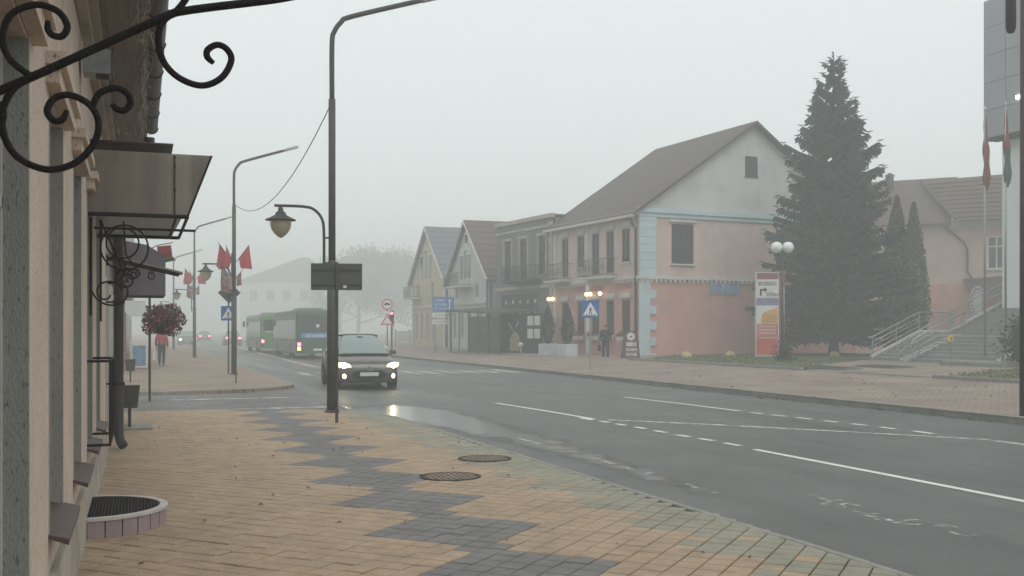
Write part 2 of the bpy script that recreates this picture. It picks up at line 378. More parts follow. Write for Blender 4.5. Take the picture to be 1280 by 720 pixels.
# ---- manhole covers
def manhole(px, py, r, label):
    p = G(px, py, .0); t = thing('manhole_cover', label, 'manhole', (p.x, p.y, .004))
    q = MB(); q.lathe([(r + .04, -.03), (r + .04, .006), (r + .008, .008), (r + .008, -.004)], 28); q.build('frame', M['joint'], t)
    q = MB(); q.lathe([(.0001, .004), (r - .015, .004), (r, -.012)], 28)
    for a in range(-4, 5):
        x = a * r / 4.6; h = math.sqrt(max(0, (r * .92) ** 2 - x * x)); q.box(x - .012, x + .012, -h, h, .004, .012)
    q.build('lid', mat('lid_iron', (.19, .155, .125), .75, .3, 6, .3, 40), t)
manhole(563, 596, .3, 'round iron manhole cover with dirty rim beside the grey paver zigzag')
manhole(606, 573.5, .3, 'round manhole cover set in the green-grey pavers next to the kerb')

# ---- road paint
def strip(name, pts, wd, m, z=-.115, taper=None):
    """flat painted strip along ground points"""
    mb = MB(); vs = []; n = len(pts)
    for i, p in enumerate(pts):
        a = pts[max(0, i - 1)]; b = pts[min(n - 1, i + 1)]; d = Vector((b[0] - a[0], b[1] - a[1])).normalized(); nn = Vector((-d.y, d.x)) * wd / 2
        vs += [(p[0] + nn.x, p[1] + nn.y, z), (p[0] - nn.x, p[1] - nn.y, z)]
    mb.add(vs, [(2 * i + 1, 2 * i + 3, 2 * i + 2, 2 * i) for i in range(n - 1)])
    return mb.build(name, m, kind='structure')
RZ = -.12
def gp(l): return [tuple(G(a, b, RZ).xy) for a, b in l]
mk = lambda l, wd=.12, m='line': strip('road_marking', gp(l), wd, M[m])
mk([(943, 562), (1100, 592), (1280, 627), (1400, 650)])
mk([(620, 504), (680, 513.5), (742, 524)])
for a, b in [((725, 522.5), (741, 525.2)), ((750, 526.5), (761, 528.4)), ((770, 530), (782, 532)), ((794, 534), (807, 536.2)), ((818, 538.5), (833, 541)), ((846, 543.8), (862, 546.3)), ((874, 548.4), (892, 551.2)), ((906, 554), (925, 557.4))]: mk([a, b])
mk([(760, 525), (900, 531.5), (1040, 539), (1160, 545.5), (1230, 549.5), (1280, 556), (1400, 572)], .16, 'line_worn')
mk([(780, 496.5), (850, 504.5), (925, 514)], .12)
for a, b in [((938, 515.8), (953, 517.5)), ((964, 518.6), (982, 520.6)), ((996, 522), (1014, 524.2)), ((1030, 526), (1047, 528)), ((1064, 529.8), (1083, 532.1)), ((1100, 534), (1120, 536.6)), ((1142, 539), (1166, 542.4))]: mk([a, b])
mk([(1000, 617), (1060, 634), (1120, 650), (1225, 669)], .35, 'line_faint')
mk([(300, 435), (345, 447), (396, 459)], .14)
mk([(640, 546), (700, 562), (760, 578), (900, 618)], .1, 'line_faint')
for k in range(11):                                          # zebra across the main road
    x = 6.2 + k * .85; strip('crossing_stripe', [(x, 40.2), (x, 43.6)], .42, M['line_worn'])
for k, y in enumerate((23.3, 24.5, 25.7, 26.9, 27.9)):         # zebra across the side street
    strip('crossing_stripe', [(.4 + .1 * k, y), (4.1 - .12 * k, y)], .26, M['line_worn'] if k in (0, 3) else M['line_faint'], z=-.09)
# wet gutter, shining along the near kerb
wl = [(440, 507.5), (470, 511.5), (505, 517), (560, 530), (640, 550), (720, 573), (800, 600), (900, 634)]
mb = MB(); wt = []; vs = []
for i, (a, b) in enumerate(wl):
    p = G(a, b, RZ); h = [1.2, 1.5, 1.3, .95, .7, .5, .36, .25][i]; e = [.3, .75, .75, .68, .56, .46, .36, .12][i]; p.x += .25
    for k in range(5): vs.append((p.x + h * (k - 2) / 2, p.y + .04 * (k - 2), -.1165)); wt.append((0, .7 * e, e, .7 * e, 0)[k])
mb.add(vs, [(5 * i + k, 5 * i + k + 1, 5 * i + k + 6, 5 * i + k + 5) for i in range(len(wl) - 1) for k in range(4)]); o = mb.build('puddle', M['wet'], kind='structure')
at_ = o.data.attributes.new('wetness', 'FLOAT', 'POINT')
for i, v in enumerate(wt): at_.data[i].value = v

# ================================================================== LEFT: NEAR HOUSE
WX = -.42
WIN = [(y, y + .97) for y in (1.66, 3.60, 5.55, 7.52, 9.47, 11.42)]
EAVE, HEND = 4.08, 14.4
house = thing('stucco_house', 'tan and grey roughcast house front with recessed windows along the paved sidewalk', 'building', (0, 0, 0))
SILL, HEADZ = .60, 2.78
q = MB(); g2 = MB()
ys = [-1.5] + [v for w_ in WIN for v in w_] + [HEND]
for k in range(0, len(ys), 2): q.box(WX - .35, WX, ys[k], ys[k + 1], .42, EAVE)                         # piers
for (a, b) in WIN: q.box(WX - .35, WX - .004, a, b, HEADZ, EAVE); q.box(WX - .35, WX - .004, a, b, .42, SILL)
q.build('wall', M['stucco_tan'], house)
for (a, b) in WIN:                                                                                 # grey painted reveals
    r = MB(); r.box(WX - .1, WX + .004, b - .035, b + .001, SILL + .001, HEADZ - .001); r.box(WX - .1, WX + .004, a - .001, a + .035, SILL + .001, HEADZ - .001)
    r.build('window_reveal', M['stucco_grey'], house)
q = MB(); q.box(WX - .4, WX + .03, -1.5, HEND, -.05, .42); q.build('plinth', M['plinth'], house)
for (a, b) in WIN:
    f = MB(); f.box(WX - .15, WX - .09, a, a + .06, SILL, HEADZ); f.box(WX - .15, WX - .09, b - .06, b, SILL, HEADZ); f.box(WX - .15, WX - .09, (a + b) / 2 - .03, (a + b) / 2 + .03, SILL, HEADZ)
    f.box(WX - .15, WX - .09, a, b, 2.1, 2.15); fo = f.build('window', M['offwhite'], house)
    gl = MB(); gl.box(WX - .13, WX - .11, a, b, SILL, HEADZ); gl.build('pane', M['glass'], fo)
    s = MB(); s.add([(WX - .09, a - .03, SILL + .05), (WX + .095, a - .03, SILL), (WX + .095, b + .03, SILL), (WX - .09, b + .03, SILL + .05),
                     (WX - .09, a - .03, SILL + .042), (WX + .092, a - .03, SILL - .03), (WX + .092, b + .03, SILL - .03), (WX - .09, b + .03, SILL + .042)],
                    [(0, 1, 2, 3), (1, 5, 6, 2), (0, 4, 5, 1), (3, 2, 6, 7), (7, 6, 5, 4)]); s.build('window_sill', M['brown_sheet'], house)
    h = MB()                                                                                       # stepped hood over each window
    for (o1, z0, z1, e) in ((.06, HEADZ + .02, HEADZ + .1, .16), (.09, HEADZ + .1, HEADZ + .16, .2)):
        if z0 < HEADZ: h.box(WX, WX + o1, a - e, a - .005, z0, z1); h.box(WX, WX + o1, b + .005, b + e, z0, z1); h.box(WX + .002, WX + o1 - .002, a, b, HEADZ - .02, z1 - .002)
        else: h.box(WX, WX + o1, a - e, b + e, z0, z1)
    h.build('window_hood', M['stucco_tan'], house)
# eaves: soffit boards, fascia, roof, gutter
GX = .10
for k in range(6):
    x0 = WX + .01 + k * .083; q = MB(); q.box(x0, x0 + .079, -1.5, HEND + .1, EAVE - .02 + .0 * k, EAVE + .005); q.build('soffit_board', M['wood'], house)
q = MB(); q.box(WX + .001, WX + .07, -1.5, HEND, EAVE - .2, EAVE - .021); q.box(WX + .07, WX + .13, -1.5, HEND, EAVE - .1, EAVE - .021); q.build('cornice', M['plinth'], house)
q = MB(); q.add([(GX - .02, -1.5, EAVE + .006), (GX - .02, HEND + .2, EAVE + .006), (-4.5, HEND + .2, 6.6), (-4.5, -1.5, 6.6), (GX - .02, -1.5, EAVE + .07), (GX - .02, HEND + .2, EAVE + .07), (-4.5, HEND + .2, 6.68), (-4.5, -1.5, 6.68)],
    [(0, 1, 2, 3), (7, 6, 5, 4), (0, 4, 5, 1), (1, 5, 6, 2), (3, 0, 4, 7)]); q.build('roof', M['brown_sheet'], house)
q = MB(); q.box(-4.4, WX - .001, -1.5, -1.3, -.05, EAVE); q.box(-4.4, WX - .351, HEND - .2, HEND, -.05, EAVE); q.box(-4.5, -4.3, -1.5, HEND, -.05, 6.5); q.build('end_wall', M['plinth'], house)
def half_pipe(mb, x, z, r, y0, y1, seg=10):
    vs = []; fs = []
    for y in (y0, y1):
        for rr in (r, r - .006):
            for k in range(seg + 1): a = math.pi + math.pi * k / seg; vs.append((x + rr * math.cos(a), y, z + rr * math.sin(a)))
    n = seg + 1
    for k in range(seg): fs += [(k, k + 1, 2 * n + k + 1, 2 * n + k), (n + k + 1, n + k, 3 * n + k, 3 * n + k + 1)]
    mb.add(vs, fs)
q = MB(); half_pipe(q, GX + .03, EAVE + .03, .075, -1.5, HEND - .9); gut = q.build('gutter', M['gutter'], house, True)
for k in range(14):
    q = MB(); y = .5 + k * 1.0
    q.tube([(GX + .03 + .08 * math.cos(math.pi + math.pi * i / 10), y, EAVE + .03 + .08 * math.sin(math.pi + math.pi * i / 10)) for i in range(11)], .007, 6); q.build('gutter_bracket', M['iron'], gut)
q = MB(); q.box(WX - .02, GX - .03, HEND + .101, HEND + .13, EAVE - .22, EAVE + .1); q.build('barge_board', M['wood'], house)
# downpipe with bend and kicked foot
DPX, DPY = -.27, 15.0
dp = thing('downpipe', 'thick dark rain downpipe with kicked-out foot beside the plant-pot bin', 'pipe', (DPX, DPY, 0))
q = MB(); q.tube([(.38, -1.5, 3.98), (.38, -1.5, 3.75), (.3, -1.3, 3.6), (.06, -.2, 3.15), (0, 0, 3.0), (0, 0, .22), (.02, -.03, .13), (.06, -.09, .07)], .062, 14); q.build('pipe', M['darkmetal'], dp, True)
for z in (.9, 2.0, 2.9):
    q = MB(); q.lathe([(.069, -.02), (.078, -.02), (.078, .02), (.069, .02)], 14, (0, 0, z)); q.box(-.16, -.06, -.012, .012, z - .012, z + .012); q.build('pipe_clamp', M['iron'], dp)
# guard basket on a window
gy0, gy1, gz0, gz1, gx0, gx1 = 9.45, 10.5, .65, 1.36, WX + .0, WX + .18
gd = thing('window_guard', 'black iron window-box guard bolted to the stucco wall above the light well', 'railing')
for z in (gz0, gz1): q = MB(); q.tube([(gx0, gy0, z), (gx1, gy0, z), (gx1, gy1, z), (gx0, gy1, z)], .013, 6); q.build('rail', M['iron'], gd)
for k in range(9):
    y = gy0 + (gy1 - gy0) * k / 8; q = MB(); q.tube([(gx1, y, gz0), (gx1, y, gz1)], .009, 6); q.build('bar', M['iron'], gd)
# half-round light well with tiled wall
LW = Vector((WX + .03, 9.3, 0)); LR = .60
lw = thing('light_well', 'half-round tiled light well with dark mesh cover against the stucco house', 'light well', LW)
q = MB(); q.lathe([(LR - .05, -.05), (LR - .05, .16), (LR + .012, .16), (LR + .012, .135), (LR - .04, .13), (LR - .04, -.05)], 28, a0=-math.pi / 2, a1=math.pi / 2); q.build('rim', M['rim_conc'], lw)
N = 14
for k in range(N):
    a0, a1 = -math.pi / 2 + math.pi * (k + .04) / N, -math.pi / 2 + math.pi * (k + .96) / N
    q = MB(); q.prism([((LR - .035) * math.cos(a0), (LR - .035) * math.sin(a0)), (LR * math.cos(a0), LR * math.sin(a0)), (LR * math.cos((a0 + a1) / 2) * 1.003, LR * math.sin((a0 + a1) / 2) * 1.003), (LR * math.cos(a1), LR * math.sin(a1)), ((LR - .035) * math.cos(a1), (LR - .035) * math.sin(a1))], -.05, .133); q.build('tile', M['tile_pink'], lw)
q = MB()
for k in range(-22, 23):
    y = k * .025; h = math.sqrt(max(0, (LR - .06) ** 2 - y * y)); q.box(0, h, y - .004, y + .004, .15, .157)
for k in range(0, 23):
    x = k * .025; h = math.sqrt(max(0, (LR - .06) ** 2 - x * x)); q.box(x - .004, x + .004, -h, h, .156, .163)
q.build('mesh_cover', M['iron'], lw)
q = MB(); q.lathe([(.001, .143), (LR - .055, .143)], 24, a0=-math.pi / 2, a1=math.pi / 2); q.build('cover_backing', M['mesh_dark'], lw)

# ---- scroll helper
def spiral(cx, cz, r0, r1, a0, turns, n=40):
    return [(cx + (r0 + (r1 - r0) * k / n) * math.cos(a0 + turns * 2 * math.pi * k / n), cz + (r0 + (r1 - r0) * k / n) * math.sin(a0 + turns * 2 * math.pi * k / n)) for k in range(n + 1)]
# big wrought-iron bracket near the camera, in a plane square to the wall (traced as points in metres)
BY = 3.22
def bp(px, py):
    # meet the plane y = BY
    dx = (px - 640) / F; ry = C_ - dx * S_; rx = S_ + dx * C_; k = BY / ry
    return (rx * k, BY, CH - (py - HOR) / F * k)
def bez(pts, n=10):
    out_ = []; pts = [Vector(p) for p in pts]
    for i in range(len(pts) - 1):
        p0, p1, p2, p3 = pts[max(i - 1, 0)], pts[i], pts[i + 1], pts[min(i + 2, len(pts) - 1)]
        for k in range(n):
            t = k / n; out_.append(.5 * ((2 * p1) + (-p0 + p2) * t + (2 * p0 - 5 * p1 + 4 * p2 - p3) * t * t + (-p0 + 3 * p1 - 3 * p2 + p3) * t ** 3))
    out_.append(pts[-1]); return out_
br = thing('lantern_bracket', 'black wrought-iron scroll bracket jutting from the tan stucco wall under the eaves', 'bracket')
def scroll(name, pix, r=.0098):
    q = MB(); pts = bez([bp(*p) for p in pix], 8); q.tube(pts, [r * (1 if k < len(pts) - 8 else 1 - .35 * (k - len(pts) + 8) / 8) for k in range(len(pts))], 8); q.build(name, M['iron'], br, True)
scroll('arm', [(-40, 130), (38, 97), (120, 60), (204, 22), (235, 13), (339, 0), (420, -12), (600, -20)], .0125)
scroll('scroll', [(-40, 40), (-8, 60), (8, 92), (38, 97)][:0] or [(233, -2), (222, 12), (203, 28), (198, 50), (205, 78), (225, 98), (253, 107), (277, 97), (289, 76), (284, 62), (272, 56), (260, 62), (259, 71), (267, 79)])
scroll('scroll', [(42, 97), (14, 76), (3, 48), (14, 18), (45, 6), (72, 14), (84, 32), (78, 45), (66, 44), (60, 36), (60, 26)])
scroll('scroll', [(38, 97), (16, 112), (3, 140), (6, 172), (24, 198), (60, 212), (95, 203), (118, 178), (123, 152), (112, 131), (88, 119), (68, 123), (59, 138), (66, 150), (77, 150), (84, 138)])
scroll('scroll', [(116, 132), (125, 116), (145, 110), (160, 118), (163, 130), (155, 138), (146, 136), (140, 130)])
scroll('scroll', [(-20, 100), (-6, 125), (4, 140), (-2, 165), (-20, 190)])
# steel vent boxes under the eaves
for k, (yy, zz) in enumerate(((6.3, 3.78), (8.3, 3.62))):
    t = thing('vent_duct', ('galvanised square vent duct under the eaves, above the first brown window sill', 'galvanised square vent duct on the cornice, farther from the scroll bracket')[k], 'duct', (WX + .06, yy, zz))
    q = MB(); q.box(-.04, .16, -.01, .2, -.09, .09); q.build('casing', M['galv'], t)
    q = MB(); q.box(.161, .17, -.02, .21, -.1, .1); q.box(.05, .14, .03, .16, -.1, -.0905); q.build('flange', M['darkmetal'], t)
# tangled light strings hanging under the gutter
q = MB(); rr = random.Random(3)
for k in range(170):
    y = .8 + 12.6 * (k / 170) + rr.uniform(-.1, .1); p = Vector((GX - .07 + rr.uniform(-.02, .02), y, EAVE - .0)); pts = [p.copy()]
    for s_ in range(5): p = p + Vector((rr.uniform(-.035, .035), rr.uniform(-.12, .12), rr.uniform(-.075, .015))); pts.append(p.copy())
    q.tube(pts, .0022, 3, False)
tag(q.build('light_string', M['lightwire']), 'tangled pale string lights hanging in loops below the dark gutter', 'string lights')

# ---- polycarbonate entrance canopy
cn_m = mat('polycarbonate', (.27, .24, .205), .28, .5, 1.1, 0, 10, .5, stretch=(5, 1, .25), dirt=.45)
t_, b_ = nodes_of(cn_m); b_.inputs['Transmission Weight'].default_value = .0
lt = t_.nodes.new('ShaderNodeBsdfTranslucent'); lt.inputs[0].default_value = (.5, .48, .44, 1); ms = t_.nodes.new('ShaderNodeMixShader'); ms.inputs[0].default_value = .4
ou = t_.nodes['Material Output']; t_.links.new(b_.outputs[0], ms.inputs[1]); t_.links.new(lt.outputs[0], ms.inputs[2]); t_.links.new(ms.outputs[0], ou.inputs[0])
CY0, CY1, CZ = 9.62, 11.8, 2.62
cn = thing('entrance_canopy', 'smoky polycarbonate door canopy in a black iron frame above scrollwork', 'canopy', (0, 0, 0))
X0, XB, XT, ZT = WX - .05, .315, .60, 3.17
for (a, b, at_, bt) in ((X0, .285, X0, .285), (.29, .40, .29, XT)):
    q = MB(); q.quad((a, CY0, CZ), (b if a == X0 else .395, CY0, CZ), (bt, CY0 - .02, ZT), (at_, CY0 - .02, ZT)); q.build('sheet', cn_m, cn)
q = MB(); q.quad((X0, CY1, CZ), (XB, CY1, CZ), (XT, CY1, ZT), (X0, CY1, ZT)); q.build('sheet', cn_m, cn)
q = MB(); q.quad((.395, CY0, CZ), (XB + .08, CY1, CZ), (XT, CY1, ZT), (XT, CY0, ZT)); q.build('sheet', cn_m, cn)
q = MB(); q.quad((X0, CY0, ZT + .004), (XT, CY0, ZT + .004), (XT, CY1, ZT + .06), (X0, CY1, ZT + .06)); q.build('top_sheet', cn_m, cn)
q = MB()
q.tube([(X0, CY0 - .02, CZ), (.39, CY0 - .02, CZ)], .02, 6); q.tube([(X0, CY1, CZ), (XB + .08, CY1, CZ)], .02, 6); q.tube([(X0, (CY0 + CY1) / 2 + .2, CZ), (.52, (CY0 + CY1) / 2 + .2, CZ)], .014, 6)
q.tube([(.30, CY0, CZ), (.30, CY1, CZ)], .013, 6); q.tube([(.395, CY0, CZ), (XB + .08, CY1, CZ)], .016, 6); q.tube([(.395, CY0, CZ), (XT, CY0 - .02, ZT)], .010, 6)
q.build('frame', M['iron'], cn)
q = MB(); q.box(.279, .293, CY0 - .035, CY0 - .022, CZ, ZT - .02); q.build('seam_strip', M['darkmetal'], cn)
for z in (2.85, 3.06, 3.14):
    q = MB(); q.lathe([(.001, .006), (.012, .006), (.012, 0)], 8); o = q.build('bolt', M['iron'], cn); o.location = (.286, CY0 - .038, z); o.rotation_euler = (R(90), 0, 0)
q = MB(); q.box(X0, .28, CY0 + .1, CY0 + .9, ZT + .1, ZT + .11); q.build('top_flashing', M['brown_sheet'], cn)
sb = thing('scroll_console', 'black iron scrollwork console with ring and curls below the polycarbonate canopy', 'bracket', (0, CY0 + .3, 0))
def ring(cx, cz, r, name='ring', rad=.009, y=0, a0=0, a1=1, n=32):
    q = MB(); q.tube([(cx + r * math.cos(2 * math.pi * (a0 + (a1 - a0) * k / n)), y, cz + r * math.sin(2 * math.pi * (a0 + (a1 - a0) * k / n))) for k in range(n + 1)], rad, 6); q.build(name, M['iron'], sb, True)
ring(-.13, 2.36, .2); ring(-.15, 2.42, .14, y=.25)
for (cx, cz, r0, r1, a0, tn) in ((-.12, 2.08, .10, .02, 1.2, 1.6), (-.2, 2.0, .22, .05, 2.9, .7), (-.06, 2.12, .06, .015, 0, 1.5), (-.28, 1.95, .13, .03, .2, .9), (-.24, 2.2, .16, .03, 4.5, .8)):
    q = MB(); q.tube([(x, .05, z) for x, z in spiral(cx, cz, r0, r1, a0, tn)], .009, 6); q.build('curl', M['iron'], sb, True)
q = MB(); q.tube([(X0 + .06, 0, 2.62), (X0 + .06, 0, 1.75)], .013, 6); q.tube([(X0 + .14, .06, 2.6), (X0 + .14, .06, 1.7)], .011, 6); q.tube([(X0 + .14, 0, 2.6), (-.1, 0, 2.05)], .009, 6); q.tube([(-.14, 0, 2.6), (-.12, 0, 2.3), (-.05, 0, 2.2)], .008, 6); q.build('upright', M['iron'], sb)
# second, small canopy farther along: sloping grey arm with curls
c2 = thing('small_canopy', 'narrow sloping grey-glass canopy on curled iron arms in front of the purple awning', 'canopy', (0, 14.6, 0))
for yy in (0, .4):
    q = MB(); q.box(-.42, .62, yy - .012, yy + .012, 2.39, 2.44) if False else q.tube([(-.42, yy, 2.58), (.5, yy, 2.37)], .016, 6); q.build('arm', M['iron'], c2)
    for (cx, cz, r0) in ((-.05, 2.38, .08), (.15, 2.35, .06)): q = MB(); q.tube([(x, yy, z) for x, z in spiral(cx, cz, r0, .02, 1.0, 1.2)], .007, 5); q.build('curl', M['iron'], c2)
q = MB(); q.add([(-.45, -.05, 2.61), (.54, -.05, 2.38), (.54, .45, 2.38), (-.45, .45, 2.61), (-.45, -.05, 2.63), (.54, -.05, 2.40), (.54, .45, 2.40), (-.45, .45, 2.63)], [(3, 2, 1, 0), (4, 5, 6, 7), (0, 1, 5, 4), (1, 2, 6, 5), (2, 3, 7, 6)]); q.build('sheet', cn_m, c2)

# ---- second house up to the side street
h2 = thing('corner_house', 'grey plastered corner house beyond the downpipe, carrying the purple awning', 'building', (0, 0, 0))
q = MB(); q.box(-6, -.50, HEND + .02, 20.8, -.05, 3.3); q.build('wall', M['stucco_grey'], h2)
q = MB(); q.prismy([(-6.2, 3.3), (-.25, 3.3), (-.25, 3.38), (-3.2, 5.6), (-6.2, 3.38)], HEND + .03, 21.0); q.build('roof', M['brown_sheet'], h2)
for y in (15.4, 19.0):
    q = MB(); q.box(-.52, -.47, y, y + .9, .05 if y > 18 else .9, 2.3); d = q.build('door' if y > 18 else 'window', M['glass'], h2)
    q = MB(); q.box(-.51, -.455, y - .08, y, .05, 2.38); q.box(-.51, -.455, y + .9, y + .98, .05, 2.38); q.box(-.51, -.455, y, y + .9, 2.3, 2.38); q.build('frame', M['offwhite'], d)
pur = mat('purple_awning_cloth', (.10, .088, .105), .85, .12, 3)
aw = thing('fabric_awning', 'boxy dull purple fabric awning hanging over a shop door', 'awning', (-.48, 20.1, 2.26))
q = MB(); q.add([(0, 0, 0), (.92, 0, 0), (.92, 0, .72), (.6, 0, .92), (0, 0, 1.02), (0, 1.6, 0), (.92, 1.6, 0), (.92, 1.6, .72), (.6, 1.6, .92), (0, 1.6, 1.02)],
    [(0, 1, 2, 3, 4), (9, 8, 7, 6, 5), (1, 6, 7, 2), (2, 7, 8, 3), (3, 8, 9, 4)]); q.build('canopy_cloth', pur, aw)
q = MB(); q.tube([(0, .02, .01), (.91, .02, .01), (.91, 1.58, .01), (0, 1.58, .01)], .015, 6); q.build('frame', M['darkmetal'], aw)
tsp = P(156, 22.3, 0)
q = MB(); q.prismy([(0, 2.02), (.1, 1.92), (.33, 1.92), (.42, 2.05), (.42, 2.26), (0, 2.26)], 0, .05); o = q.build('shop_sign', M['white']); o.location = (tsp.x, tsp.y, 0)
tag(o, 'small white shop sign with cut corners hanging under the purple awning', 'sign')

# ---- hanging flower ball on a post
fp = P(187, 23.7, 0)
fl = thing('flower_post', 'round bush of dark red petunias on a thin grey post by the side street', 'flower basket', fp)
q = MB(); q.tube([(0, 0, 0), (0, 0, 2.55)], .028, 8); q.tube([(0, 0, 2.0), (.14, -.02, 2.05), (.28, -.05, 1.98)], .014, 6); q.build('post', M['pole'], fl)
q = MB(); q.lathe([(.02, -.34), (.2, -.3), (.27, -.1), (.27, 0)], 12, (.28, -.05, 1.86)); q.build('basket', M['iron'], fl)
fm = [mat('petunia_red', (.11, .015, .04), .8, .4, 20), mat('petunia_leaf', (.045, .07, .028), .8, .3, 20), mat('petunia_pink', (.34, .05, .14), .8, .3, 20)]
def blob_leaves(mb, rng, n, fn, size, mats_p, flat=.0):
    for _ in range(n):
        p = fn(rng); s = size * rng.uniform(.6, 1.3)
        a = Vector((rng.gauss(0, 1), rng.gauss(0, 1), rng.gauss(0, 1) * (1 - flat))).normalized(); b = a.cross(Vector((rng.gauss(0, 1), rng.gauss(0, 1), rng.gauss(0, 1)))).normalized()
        mb.mi = rng.choices(range(len(mats_p)), mats_p)[0]
        mb.add([p - a * s - b * s * .3, p - b * s * .6, p + a * s, p + b * s * .6], [(0, 1, 2, 3)])
    mb.mi = 0
rg = random.Random(11); q = MB()
def fb(r):
    v = Vector((r.gauss(0, 1), r.gauss(0, 1), r.gauss(0, 1))).normalized() * (r.random() ** .35)
    lump = 1 + .16 * math.sin(5 * v.x + 2) * math.cos(4 * v.z)
    return Vector((.28 + .49 * v.x * lump, -.05 + .45 * v.y * lump, 1.87 + (.36 if v.z > 0 else .38) * v.z * lump))
blob_leaves(q, rg, 2600, fb, .038, [7, 3.5, 1.8]); q.build('flowers', fm, fl)

# ---- bins, slab, A-board, distant left shop
def pot_bin(px, py, label):
    p = G(px, py, 0.0); t = thing('litter_bin', label, 'bin', p, group='litter bins on the sidewalk')
    q = MB(); q.tube([(0, 0, 0), (0, 0, .38)], .025, 8); q.build('stand', M['rust_pot'], t)
    q = MB(); q.add([(-.12, -.12, .36), (.12, -.12, .36), (.12, .12, .36), (-.12, .12, .36), (-.16, -.16, .72), (.16, -.16, .72), (.16, .16, .72), (-.16, .16, .72), (-.13, -.13, .70), (.13, -.13, .70), (.13, .13, .70), (-.13, .13, .70), (-.1, -.1, .4), (.1, -.1, .4), (.1, .1, .4), (-.1, .1, .4)],
        [(3, 2, 1, 0), (0, 1, 5, 4), (1, 2, 6, 5), (2, 3, 7, 6), (3, 0, 4, 7), (4, 5, 9, 8), (5, 6, 10, 9), (6, 7, 11, 10), (7, 4, 8, 11), (8, 9, 13, 12), (9, 10, 14, 13), (10, 11, 15, 14), (11, 8, 12, 15), (12, 13, 14, 15)]); q.build('bucket', M['rust_pot'], t)
pot_bin(162, 537, 'dark tapered litter bin on a stand next to the thick downpipe')
pot_bin(163, 478, 'dark tapered litter bin standing across the side street')
p = G(168, 536, 0); q = MB(); q.box(-.4, .28, -.25, .35, 0.004, .045, .01); o = q.build('concrete_slab', M['kerb']); o.location = p; tag(o, 'flat grey concrete slab lying beside the litter bin and downpipe', 'slab')
p = G(174, 461, 0); ab = thing('sidewalk_board', 'white framed blue advertising board standing past the side street', 'sign', p, R(10))
q = MB(); q.box(-.33, .33, -.02, .02, .05, 1.05); q.build('frame', M['white'], ab)
q = MB(); q.box(-.27, .27, -.027, -.021, .12, .98); q.build('poster', mat('board_blue', (.16, .28, .42), .5, .5, 6), ab)
for s in (-.3, .3): q = MB(); q.tube([(s, 0, .06), (s, .35, 0)], .02, 6); q.build('leg', M['darkmetal'], ab)
# far-left row beyond the side street
ls = thing('brick_shop', 'low brick-red shop with a pale fascia beyond the side street', 'building', (0, 0, 0))
q = MB(); q.box(-14, -.55, 44, 60, -.02, 2.9); q.build('wall', mat('dull_brick', (.2, .12, .09), .9, .2, 3), ls)
q = MB(); q.box(-14.2, -.3, 43.7, 60.2, 2.9, 3.4); q.build('fascia', M['offwhite'], ls)
for y in (46, 49.5, 53, 56.5): q = MB(); q.box(-.58, -.53, y, y + 2.2, .6, 2.4); q.build('window', M['glass'], ls)
q = MB(); q.box(-5, -.9, 43.96, 44.02, .4, 2.4); q.build('shop_window', M['glass'], ls)
ls2 = thing('plain_house', 'pale two-storey house far down the flower-post side of the street', 'building', (0, 0, 0))
q = MB(); q.box(-14, -.7, 66, 96, -.02, 5.2); q.build('wall', M['offwhite'], ls2)
q = MB(); q.prismx([(65.6, 5.2), (96.4, 5.2), (81, 8.6)], -14.4, -.4); q.build('roof', M['brown_sheet'], ls2)
for y in range(68, 95, 3):
    for z in (.9, 3.2): q = MB(); q.box(-.73, -.67, y, y + 1.1, z, z + 1.5); q.build('window', M['glass'], ls2)

# ================================================================== LAMP POSTS
amber = mat('lamp_bowl', (.38, .33, .22), .35, .1, 4)
def lamp_post(base, label, big=1, sub=True, flags=False):
    t = thing('street_lamp', label, 'street lamp', base, group='street lamps along the kerb')
    q = MB(); q.tube([(0, 0, 0), (0, 0, 2.95)], [.1, .095], 14); q.build('lower_shaft', M['pole'], t, True)
    q = MB(); q.tube([(0, 0, 2.95), (0, 0, 6.2)], .07, 12); q.tube([(0, 0, 2.9), (0, 0, 3.0)], [.105, .07], 12); q.build('middle_shaft', M['pole'], t, True)
    q = MB(); pts = [(0, 0, 6.2), (0, 0, 7.3), (.05, 0, 7.55), (.18, 0, 7.74), (.4, 0, 7.88), (1.85, 0, 8.36)]; q.tube(bez(pts, 5), .05, 10); q.build('arm', M['pole'], t, True)
    q = MB(); q.M = Matrix.Translation((1.85, 0, 8.37)) @ Matrix.Rotation(R(-18), 4, 'Y'); q.lathe([(.001, .05), (.09, .04), (.12, 0), (.09, -.04), (.001, -.05)], 10); q.box(0, .5, -.09, .09, -.05, .04, .02); q.build('lamp_head', M['galv'], t)
    q = MB(); q.lathe([(.11, 0), (.15, 0), (.15, .03), (.105, .05)], 14); q.build('base_ring', M['darkmetal'], t)
    if sub:
        pts = [(-.16, 0, 2.75), (-.16, 0, 3.55), (-.2, 0, 3.82), (-.34, 0, 3.99), (-.55, 0, 4.05), (-1.12, 0, 4.05)]
        q = MB(); q.tube(bez(pts, 5), .028, 8)
        for z in (2.95, 3.45): q.tube([(-.16, 0, z), (0, 0, z)], .02, 6)
        q.build('side_arm', M['darkmetal'], t, True)
        ln = MB(); ln.lathe([(.02, .27), (.05, .26), (.05, .2), (.1, .16), (.11, .12), (.2, .07), (.29, .03), (.30, .015), (.2, 0)], 18, (-1.0, 0, 3.75)); ln.tube([(-1.0, 0, 4.0), (-1.0, 0, 4.06)], .03, 6); h_ = ln.build('lantern_hood', M['darkmetal'], t, True)
        ln = MB(); ln.lathe([(.2, 0), (.205, -.06), (.18, -.16), (.12, -.25), (.05, -.31), (.001, -.33)], 18, (-1.0, 0, 3.75)); ln.build('lantern_bowl', amber, h_, True)
    return t
